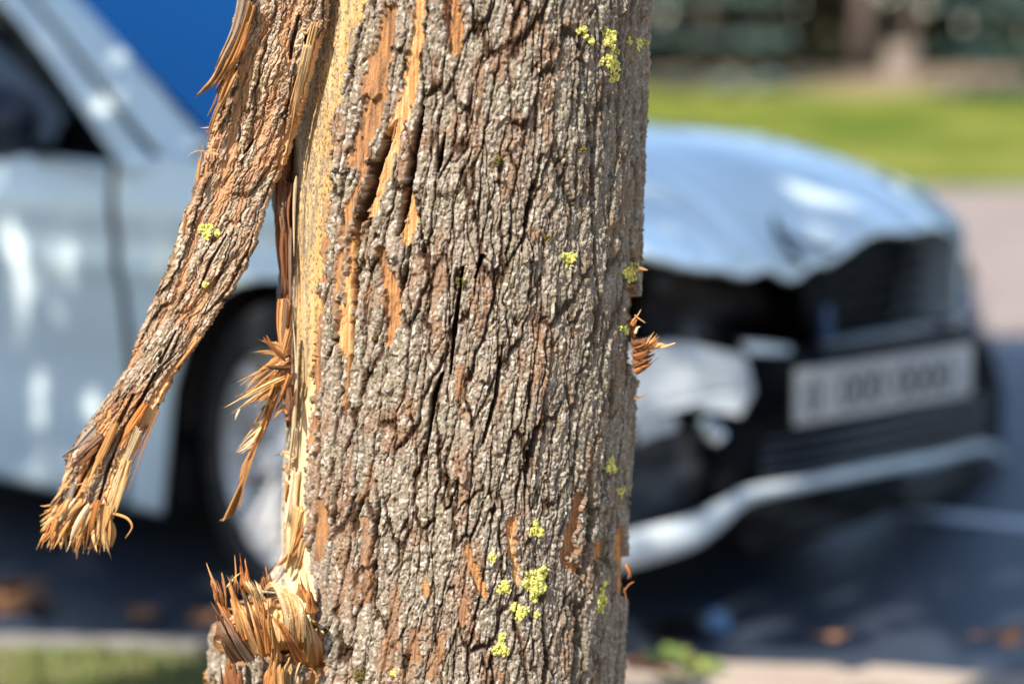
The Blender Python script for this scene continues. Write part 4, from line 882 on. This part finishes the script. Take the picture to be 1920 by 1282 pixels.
tg = cgrid('tailgate', 12, 20, lambda U, V: (-3.32-.10*np.sin(np.pi*U)+.03*(2*V-1)**2*-1+.0, (2*V-1)*.76, 1.01-.50*U), M_paint, thick=.02)
cgrid('rear_bumper', 10, 24, lambda U, V: (-3.36-.07*np.sin(np.pi*U)+.16*(2*V-1)**4, (2*V-1)*.80, .56-.33*U), M_paint, thick=.03)
for sd in (-1, 1): box_obj('tail_light', (-3.40, sd*.70-.10, .80), (-3.28, sd*.70+.06, .98), flat_mat('tail_lens', (.25, .01, .01), rough=.2, coat=1), car, bev=.02)
# door mirrors
for sd in (-1, 1):
    x0 = -.80 if sd < 0 else -.72
    bm = bmesh.new(); bmesh.ops.create_icosphere(bm, subdivisions=3, radius=1)
    for v in bm.verts:
        c = v.co.copy(); v.co = Vector((x0+c.x*.055*(1 if c.x > 0 else .35), sd*.955+c.y*.12, 1.0+c.z*.085*(1-.15*c.y*sd)))
    me = bpy.data.meshes.new('door_mirror'); bm.to_mesh(me); bm.free(); mo = link('door_mirror', me, M_gloss, car, smooth=True)
    box_obj('mirror_arm', (x0-.03, sd*.86-.05, .925), (x0+.03, sd*.86+.05, .955), M_dark, mo, bev=.01)
    cgrid('mirror_glass', 4, 4, lambda U, V: (x0-.023+0*U, sd*.955+(U-.5)*.18, 1.0+(V-.5)*.12), M_chrome, mo, thick=.003)
# seats, wheel and dash seen through the glass
for yy in (-.38, .38):
    s_ = box_obj('seat', (-1.55, yy-.24, .35), (-1.05, yy+.24, .52), M_seat, car, bev=.05)
    bk = box_obj('backrest', (-1.72, yy-.23, .45), (-1.58, yy+.23, 1.02), M_seat, s_, bev=.05)
    box_obj('headrest', (-1.74, yy-.12, 1.05), (-1.64, yy+.12, 1.22), M_seat, s_, bev=.04)
box_obj('dashboard', (-.80, -.68, .70), (-.42, .68, .93), M_dark, car, bev=.05)
box_obj('back_seat', (-2.55, -.62, .4), (-2.35, .62, 1.0), M_seat, car, bev=.05)
a = [Vector((-.93+.02*math.cos(t)+.06*math.sin(t), .38+.18*math.cos(t), .93+.16*math.sin(t))) for t in np.linspace(0, 6.2832, 28)]
V, Fs = tube_arrays(a, [.014]*28, 8); link('steering_wheel', py_mesh('steering_wheel', V, Fs), M_dark, car, smooth=True)
# wheels
def lathe(prof, n=48):
    V = []; Fs = []; K = len(prof)
    for i in range(n):
        a = 6.28318*i/n
        for r_, y_ in prof: V.append((r_*math.cos(a), y_, r_*math.sin(a)))
    for i in range(n):
        for k in range(K-1): Fs.append((i*K+k, i*K+k+1, ((i+1) % n)*K+k+1, ((i+1) % n)*K+k))
    return V, Fs
def make_wheel():
    w = bpy.data.objects.new('wheel', None); C.objects.link(w); w.parent = car
    V, Fs = lathe([(.225, -.105), (.245, -.115), (.300, -.112), (.322, -.095), (.330, -.06), (.332, 0), (.330, .06), (.322, .095), (.300, .112), (.245, .115), (.225, .105)]); link('tyre', py_mesh('tyre', V, Fs), M_rubber, w, smooth=True)
    V, Fs = lathe([(.236, -.112), (.238, -.100), (.222, -.092), (.214, -.02), (.205, .09), (.228, .10)]); rim = link('rim', py_mesh('rim', V, Fs), M_alloy, w, smooth=True)
    for i in range(7):
        a = 6.28318*i/7
        for k in (-1, 1):
            bm = bmesh.new(); bmesh.ops.create_cube(bm, size=1)
            for v in bm.verts:
                t = v.co.x+.5; v.co = Vector((.045+t*.178, -.080+.022*math.sin(t*2.6)*-1+v.co.y*.022+(1-t)*.012, v.co.z*(.030-.008*t)+k*(.010+.020*t)))
            bmesh.ops.bevel(bm, geom=bm.edges[:], offset=.004, segments=2, affect='EDGES')
            bmesh.ops.rotate(bm, verts=bm.verts, cent=(0, 0, 0), matrix=Matrix.Rotation(a, 3, 'Y'))
            me = bpy.data.meshes.new('spoke'); bm.to_mesh(me); bm.free(); link('spoke', me, M_alloy, w)
    V, Fs = lathe([(.001, -.098), (.028, -.097), (.034, -.088), (.06, -.080), (.062, -.05)], 24); link('hub_cap', py_mesh('hub_cap', V, Fs), M_alloy, w, smooth=True)
    V, Fs = lathe([(.03, -.03), (.15, -.03), (.15, -.012), (.03, -.012)], 32); link('brake_disc', py_mesh('brake_disc', V, Fs), M_bay, w, smooth=True)
    return w
w0 = make_wheel(); w0.location = (-.02, -.735, .330); w0.rotation_euler = (0, .3, math.radians(-13))
for (x, y, rz) in [(0, .735, math.pi-.2), (-2.6, -.735, 0), (-2.6, .735, math.pi)]:
    w = w0.copy(); C.objects.link(w); w.location = (x, y, .330); w.rotation_euler = (0, .9+x, rz)
    for ch in list(w0.children): c = ch.copy(); C.objects.link(c); c.parent = w
# front end: surfaces cut to picture outlines on the car's own front plane, each with thickness
def fpoly(name, pts, x, mat, thick=.03, noise=0., parent=None, slope=0.0, seed=1, curve=.16, sub=3):
    bm = bmesh.new(); vs = []
    for px, py in pts:
        p = Lx(px, py, x)
        for _ in range(2): p = Lx(px, py, x-curve*(abs(p.y)/.8)**2.5+slope*(p.z-.5))
        vs.append(bm.verts.new(p))
    bm.faces.new(vs); bmesh.ops.triangulate(bm, faces=bm.faces[:])
    bmesh.ops.subdivide_edges(bm, edges=bm.edges[:], cuts=sub, use_grid_fill=True)
    bmesh.ops.triangulate(bm, faces=bm.faces[:])
    rr = random.Random(seed)
    for v in bm.verts:
        a = float(perlin(v.co.y*14+seed, v.co.z*14, seed)); v.co.x += noise*a
    me = bpy.data.meshes.new(name); bm.to_mesh(me); bm.free(); o = link(name, me, mat, parent or car)
    md = o.modifiers.new('thickness', 'SOLIDIFY'); md.thickness = thick; md.offset = 0; return o
def ftube(name, pts, x, r0, mat, flat=1., curve=.16, n=10, parent=None, jag=0., m=24):
    ps = []
    for q in pts:
        p = Lx(q[0], q[1], x)
        for _ in range(2): p = Lx(q[0], q[1], x-curve*(abs(p.y)/.8)**2.5)
        ps.append(p)
    c = catmull(ps, m); rad = [float(np.interp(i/m*(len(pts)-1), range(len(pts)), [q[2] if len(q) > 2 else r0 for q in pts])) for i in range(m+1)]
    V, Fs = tube_arrays(c, rad, n, flat, Vector((1, 0, .05)), jag, 3); return link(name, py_mesh(name, V, Fs), mat, parent or car, smooth=True)
# black cavity, radiator frame
cgrid('radiator', 10, 20, lambda U, V: (.44-.10*(2*V-1)**2+0*U, (2*V-1)*.68, .22+.48*U), M_bay, thick=.08, inv=True)
fpoly('radiator_support', [(1205, 500), (1290, 520), (1420, 545), (1500, 560), (1500, 600), (1340, 590), (1210, 560)], .50, M_bay, .04, .02)
gr = fpoly('grille', [(1500, 520), (1560, 470), (1640, 452), (1790, 445), (1822, 520), (1822, 590), (1540, 640), (1500, 600)], .62, M_dark, .02, .012)
for i in range(5):
    y0 = 470+i*30; ftube('grille_slat', [(1530, y0+36, .006), (1660, y0+16, .007), (1812, y0, .006)], .66, .007, M_dark, .5, parent=gr)
cb = ftube('cross_bar', [(1535, 652, .018), (1620, 640, .022), (1720, 622, .022), (1835, 594, .018)], .72, .02, M_gloss, .6)
ftube('bumper_bracket', [(1548, 575, .016), (1550, 630, .018), (1545, 700, .016)], .69, .015, M_blue, .6)
fpoly('headlight', [(1800, 520), (1826, 528), (1842, 600), (1846, 650), (1822, 640), (1815, 580)], .62, flat_mat('headlight_lens', (.08, .2, .42), rough=.15, coat=1), .04)
hl = fpoly('headlight', [(1205, 560), (1260, 548), (1320, 575), (1330, 640), (1290, 655), (1205, 640)], .50, M_bay, .03, .03)
hl['label'] = 'smashed near side headlight'
for q in [[(1285, 600), (1312, 590), (1325, 625), (1300, 650), (1282, 635)], [(1220, 520), (1250, 508), (1262, 530), (1230, 545)]]: fpoly('reflector', q, .60, M_grey, .006, .015, parent=hl, seed=4, sub=1)
# crumpled piece of bumper skin
fpoly('bumper_skin', [(1150, 650), (1200, 650), (1260, 640), (1330, 652), (1395, 668), (1412, 735), (1385, 778), (1330, 770), (1290, 750), (1240, 775), (1195, 800), (1150, 790)], .74, M_white, .008, .005, seed=7, sub=5)
fpoly('bumper_skin', [(1390, 640), (1480, 648), (1480, 664), (1400, 662)], .73, M_white, .01, .008, seed=9)
fpoly('bumper_skin', [(1190, 780), (1225, 790), (1255, 775), (1270, 800), (1225, 815), (1195, 830)], .72, M_white, .01, .01, seed=2, sub=2)
fpoly('fog_lamp', [(1300, 790), (1325, 780), (1345, 815), (1330, 830), (1305, 815)], .70, M_chrome, .02, .02, seed=2, sub=1)
# lower bumper body
lb = fpoly('bumper', [(1405, 655), (1500, 660), (1620, 648), (1835, 625), (1862, 700), (1868, 815), (1700, 860), (1560, 888), (1420, 915), (1330, 925), (1340, 860), (1400, 780)], .69, M_dark, .05, .012)
fpoly('bumper_side', [(1130, 790), (1200, 810), (1290, 800), (1350, 850), (1330, 930), (1260, 960), (1200, 985), (1130, 1000)], .64, M_grey, .02, .015, seed=12, sub=4)
for i in range(4):
    ftube('lower_grille_bar', [(1430, 830+i*22, .006), (1640, 795+i*22, .006), (1850, 745+i*22, .006)], .725, .006, M_gloss, .6, parent=lb)
lipo = ftube('bumper_lip', [(1100, 1050, .034), (1190, 1028, .036), (1290, 1000, .034), (1345, 968, .028), (1400, 930, .017), (1500, 908, .013), (1640, 880, .013), (1760, 858, .013), (1850, 838, .013), (1886, 862, .012)], .76, .02, M_white, .45, m=60)
fpoly('under_tray', [(1365, 1000), (1400, 955), (1500, 925), (1650, 900), (1850, 862), (1885, 880), (1850, 905), (1700, 950), (1560, 990), (1450, 1015), (1380, 1030)], .72, M_dark, .06, .01)
box_obj('under_tray', (-.3, -.55, .15), (.62, .55, .20), M_dark, car, bev=.01)
# licence plate, knocked askew, characters unreadable from here
pl = empty('licence_plate', (0, 0, 0)); pl.parent = car
a = M_ci @ P(1489, 746, 3.87); b = M_ci @ P(1821, 692, 4.20); ctr = (a+b)/2; ex_ = (b-a).normalized(); ez = Vector((0, 0, 1)); ez = (ez-ex_*ez.dot(ex_)).normalized(); ey = ez.cross(ex_).normalized()
if ey.x > 0: ey = -ey
pl.matrix_local = Matrix(((ex_.x, ey.x, ez.x, ctr.x), (ex_.y, ey.y, ez.y, ctr.y), (ex_.z, ey.z, ez.z, ctr.z), (0, 0, 0, 1)))
hw = (b-a).length/2
box_obj('plate_holder', (-hw-.012, .004, -.070), (hw+.012, .016, .062), M_dark, pl, bev=.003)
box_obj('plate_face', (-hw, -.003, -.056), (hw, .003, .056), M_plate, pl, bev=.002)
def glyphs(body, x0, size, sx):
    cu = bpy.data.curves.new('plate_text', 'FONT'); cu.body = body; cu.size = size; cu.extrude = .0008; cu.space_character = 1.02
    o = bpy.data.objects.new('tmp', cu); C.objects.link(o); bpy.context.view_layer.update()
    me = bpy.data.meshes.new_from_object(o.evaluated_get(bpy.context.evaluated_depsgraph_get())); bpy.data.objects.remove(o)
    me.name = 'plate_text'; me.transform(Matrix.Translation((x0, -.0045, -.036)) @ Matrix.Rotation(math.pi/2, 4, 'X') @ Matrix.Diagonal((sx, 1, 1, 1)))
    link('plate_text', me, M_ink, pl)
glyphs('0', -hw+.03, .098, .85); glyphs('000 0000', -hw+.125, .098, .93)
# bent trim hanging over the hood edge
ftube('bent_trim', [(1452, 405, .006), (1456, 430, .008), (1475, 460, .008), (1505, 495, .007)], .66, .006, M_dark, curve=.1)
ftube('bent_trim', [(1460, 432, .005), (1500, 452, .006), (1560, 470, .006), (1640, 480, .005)], .66, .005, M_dark, curve=.1)
# debris on the road
def shard(name, c, s, mat, label, cat, seed, group=None):
    rr = random.Random(seed); bm = bmesh.new(); n = 7; vs = [bm.verts.new((s*math.cos(6.28*i/n)*rr.uniform(.5, 1.2), s*.5*math.sin(6.28*i/n)*rr.uniform(.5, 1.3), rr.uniform(0, .03))) for i in range(n)]
    f = bm.faces.new(vs); e = bmesh.ops.extrude_face_region(bm, geom=[f]); [v.co.__setitem__(2, v.co.z+.02+rr.random()*.02) for v in e['geom'] if isinstance(v, bmesh.types.BMVert)]
    bmesh.ops.recalc_face_normals(bm, faces=bm.faces[:]); me = bpy.data.meshes.new(name); bm.to_mesh(me); bm.free(); o = link(name, me, mat); o.location = c; tag(o, label, cat, group); return o
shard('bumper_fragment', ground(1275, 1200, 0), .07, M_dark, 'dark broken plastic fragment on the shaded road below the bumper', 'debris', 3)
shard('plastic_shard', ground(1345, 1195, 0), .035, M_blue, 'small bluish plastic shard on the road beside the dark fragment', 'debris', 4)

# ================================================================== BACKGROUND TREES
def spruce(x, y, h, rad, seed, label, zlow=.25):
    r = np.random.default_rng(seed); zb = float(ground_z(np.float64(x), np.float64(y))); t = empty('spruce_tree', (x, y, zb)); tag(t, label, 'tree', None)
    V, Fs = tube_arrays([Vector((0, 0, -.2)), Vector((0, 0, h*.5)), Vector((0, 0, h))], [.14, .09, .01], 10); link('trunk', py_mesh('trunk', V, Fs), M_trunkfar, t, smooth=True)
    n = int(2600*h/6); k = np.floor(r.random(n)*int(h/.52)); z = zlow+k*.52; ang = k*2.4+np.round(r.random(n)*9)/9*6.283
    R = rad*(1-(z/h))**.8+.1; q = np.sqrt(r.random(n)); d = R*q
    X = d*np.cos(ang)+r.normal(size=n)*.09; Y = d*np.sin(ang)+r.normal(size=n)*.09; Z = z-.22*q*R*.5+.12*q**3+r.normal(size=n)*.035
    a = r.uniform(0, 6.28, n); s = .05+.10*r.random(n)
    c = np.stack([X, Y, Z], -1); e1 = np.stack([np.cos(ang), np.sin(ang), -.3+0*ang], -1)*s[:, None]; e2 = np.stack([-np.sin(ang), np.cos(ang), .2*r.normal(size=n)], -1)*s[:, None]*.5; e3 = np.stack([0*ang, 0*ang, -s*.5], -1)
    V = np.concatenate([c-e1, c+e2, c+e1, c-e2, c-e1*.6, c+e3, c+e1*.8, c-e3]); i = np.arange(n)
    Q = np.concatenate([np.stack([i, i+n, i+2*n, i+3*n], -1), np.stack([i+4*n, i+5*n, i+6*n, i+7*n], -1)])
    o = link('needles', mesh_np('needles', V, Q), M_spruce, t); o['kind'] = 'stuff'
for x, y, h, rad, lab, zl in [(2.55, 26.2, 5.4, 1.05, 'blue-green spruce at the lawn edge just right of the tree trunk', .15), (6.75, 25.6, 5.6, 1.35, 'blue-green spruce with low boughs at the far right of the lawn', .1), 
                          (-2.5, 29, 5.5, 1.7, 'spruce behind the windscreen of the damaged car', .2), (-6.2, 28, 5.2, 1.6, 'spruce behind the door of the damaged car', .2), (8.9, 31, 6, 1.9, 'tall spruce at the right edge behind the low boughs', .3), (.4, 30, 5.4, 1.6, 'spruce hidden for the most part by the big trunk', .2)]:
    spruce(x, y, h, rad, int(abs(x)*10+y), lab, zl)
def far_tree(x, y, h, r0, lab, seed):
    zb = float(ground_z(np.float64(x), np.float64(y))); t = empty('bare_trunk_tree', (x, y, zb)); tag(t, lab, 'tree'); rr = random.Random(seed)
    V, Fs = tube_arrays([Vector((0, 0, -.2)), Vector((.05, 0, h*.3)), Vector((-.05, 0, h*.6)), Vector((.1, 0, h))], [r0*1.25, r0, r0*.8, r0*.3], 12); link('trunk', py_mesh('trunk', V, Fs), M_trunkfar, t, smooth=True)
    r = np.random.default_rng(seed); n = 3500; c = r.normal(size=(n, 3)); c /= np.linalg.norm(c, axis=1)[:, None]; c *= r.random((n, 1))**.4*np.array([1.5, 1.5, 1.0]); c[:, 2] += h*.85
    s = .06+.06*r.random(n); a = r.uniform(0, 6.28, n); e1 = np.stack([np.cos(a), np.sin(a), r.normal(size=n)*.5], -1)*s[:, None]; e2 = np.stack([-np.sin(a), np.cos(a), r.normal(size=n)*.5], -1)*s[:, None]*.6
    i = np.arange(n); o = link('crown', mesh_np('crown', np.concatenate([c-e1, c-e2, c+e1, c+e2]), np.stack([i, i+n, i+2*n, i+3*n], -1)), M_bush, t); o['kind'] = 'stuff'
far_tree(5.3, 30.5, 4.6, .15, 'dark tree trunk in the gap between the far spruces', 61); far_tree(6.2, 31.5, 4.4, .12, 'thin dark trunk right of the other far trunk', 62)
def stump(px, py0, Y, hgt, r0, lab, seed):
    x = (px-960)/F*Y; zb = float(ground_z(np.float64(x), np.float64(Y))); t = empty('tree_stump', (x, Y, zb)); tag(t, lab, 'stump')
    V, Fs = tube_arrays([Vector((0, 0, -.1)), Vector((0, 0, .08)), Vector((.01, 0, hgt*.6)), Vector((.02, 0, hgt))], [r0*1.4, r0*1.1, r0, r0*.9], 14, jag=.08, seed=seed); link('stump_body', py_mesh('stump_body', V, Fs), M_stump, t, smooth=True)
    V, Fs = lathe([(.001, 0), (r0*.8, 0), (r0*.85, -.02)], 16); o = link('cut_face', py_mesh('cut_face', [(a_, c_, b_) for a_, b_, c_ in V], Fs), M_stump, t); o.location = (.02, 0, hgt+.012)
stump(1682, 110, 26.6, .55, .22, 'pale sunlit stump before the dark gap on the far lawn', 5)
# hedge-like dark undergrowth closing the view
r = np.random.default_rng(9); n = 26000; X = r.uniform(-26, 34, n); Yy = 33+r.normal(size=n)*.7; Z = ground_z(X, Yy)+r.random(n)**1.2*(2.6+.6*np.sin(X*.9)+.4*np.sin(X*2.3))
s = .10+.10*r.random(n); a = r.uniform(0, 6.28, n); e1 = np.stack([np.cos(a), np.sin(a), r.normal(size=n)*.5], -1)*s[:, None]; e2 = np.stack([-np.sin(a), np.cos(a)*.5, r.normal(size=n)], -1)*s[:, None]*.7; c = np.stack([X, Yy, Z], -1); i = np.arange(n)
o = link('hedge', mesh_np('hedge', np.concatenate([c-e1, c-e2, c+e1, c+e2]), np.stack([i, i+n, i+2*n, i+3*n], -1)), M_bush); o['kind'] = 'stuff'; tag(o, 'dark undergrowth behind the spruces beyond the lawn', 'bushes')
# bare earth under the spruces
X, Y = np.meshgrid(np.linspace(-12, 16, 80), np.linspace(24.6, 34, 40)); Z = ground_z(X, Y)+.05+.06*perlin(X/2, Y/2, 3)-.09*(1-ss(24.8, 26.2, Y+.7*perlin(X*.8, Y*0, 5)))
structure(link('bare_earth', mesh_np('bare_earth', np.stack([X, Y, Z], -1).reshape(-1, 3), gridq(40, 80)), M_soil, smooth=True))
# fallen leaves
def leaf_mesh(nm, s, seed):
    rr = random.Random(seed); V = [(0, 0, .004)]; m = 11
    for j in range(m):
        a = 6.28*j/m; q = s*(1 if j % 2 == 0 else .62)*(1.25 if j == 0 else 1); V.append((q*math.cos(a), q*.8*math.sin(a), .004+.35*s*rr.random()))
    return py_mesh(nm, V, [(0, 1+j, 1+(j+1) % m) for j in range(m)])
lm = [(leaf_mesh('fallen_leaf', .045, i), m_) for i, m_ in enumerate([M_fl, M_fl2, M_fl])]
for me, m_ in lm: me.materials.append(m_)
rr = random.Random(3); spots = []
for k in range(9): spots.append((rr.gauss(1270, 45), rr.uniform(1245, 1290)))
for k in range(14): spots.append((rr.gauss(30, 40), rr.uniform(1095, 1145)))
for k in range(2): spots.append((rr.uniform(60, 420), rr.uniform(1120, 1180)))
for k in range(3): spots.append((rr.uniform(1500, 1900), rr.uniform(1150, 1220)))
for i, (px, py) in enumerate(spots):
    g_ = ground(px, py, .01 if py < 1200 else .10); o = link('fallen_leaf', lm[rr.choice([0, 1, 1, 2]) if i < 9 else rr.choice([0, 2])][0], None); o.location = (g_.x, g_.y, (.006 if g_.y > 3.72 else .11)); o.rotation_euler = (rr.uniform(-.3, .3), rr.uniform(-.3, .3), rr.uniform(0, 6.28)); o.scale = (rr.uniform(.7, 1.3),)*3
    z_ = 0 if i < 9 else 1 if i < 23 else 2 if i < 25 else 3
    o['label'] = ['dry leaf in the heap on the sunlit footpath right of the trunk foot', 'dry brown leaf in the heap at the left edge below the car door', 'single dry leaf on the shaded road between kerb and front wheel', 'single dry leaf on the shaded road in front of the bumper'][z_]; o['category'] = 'leaf'
    o['group'] = ['leaf heap on the footpath', 'leaf heap at the left kerb', 'leaves on the road by the wheel', 'leaves on the road before the car'][z_]

# unseen shrubs added on the camera's side to darken reflections in the car
r = np.random.default_rng(19); n = 16000; t_ = r.random(n); X = np.where(t_ < .6, r.uniform(-26, 8, n), -17+r.normal(size=n)*.6); Yy = np.where(t_ < .6, -13+r.normal(size=n)*.6, r.uniform(-13, 3, n)); Z = r.random(n)*(5.0+.8*np.sin(X*.9+Yy))
s = .15+.15*r.random(n); a = r.uniform(0, 6.28, n); e1 = np.stack([np.cos(a), np.sin(a), r.normal(size=n)*.5], -1)*s[:, None]; e2 = np.stack([-np.sin(a), np.cos(a)*.5, r.normal(size=n)], -1)*s[:, None]*.7; c = np.stack([X, Yy, Z], -1); i = np.arange(n)
o = link('unseen_shrub_row', mesh_np('unseen_shrub_row', np.concatenate([c-e1, c-e2, c+e1, c+e2]), np.stack([i, i+n, i+2*n, i+3*n], -1)), M_bush); o['kind'] = 'stuff'; tag(o, 'tall shrubs mirrored faintly in the car door window', 'shrubs')
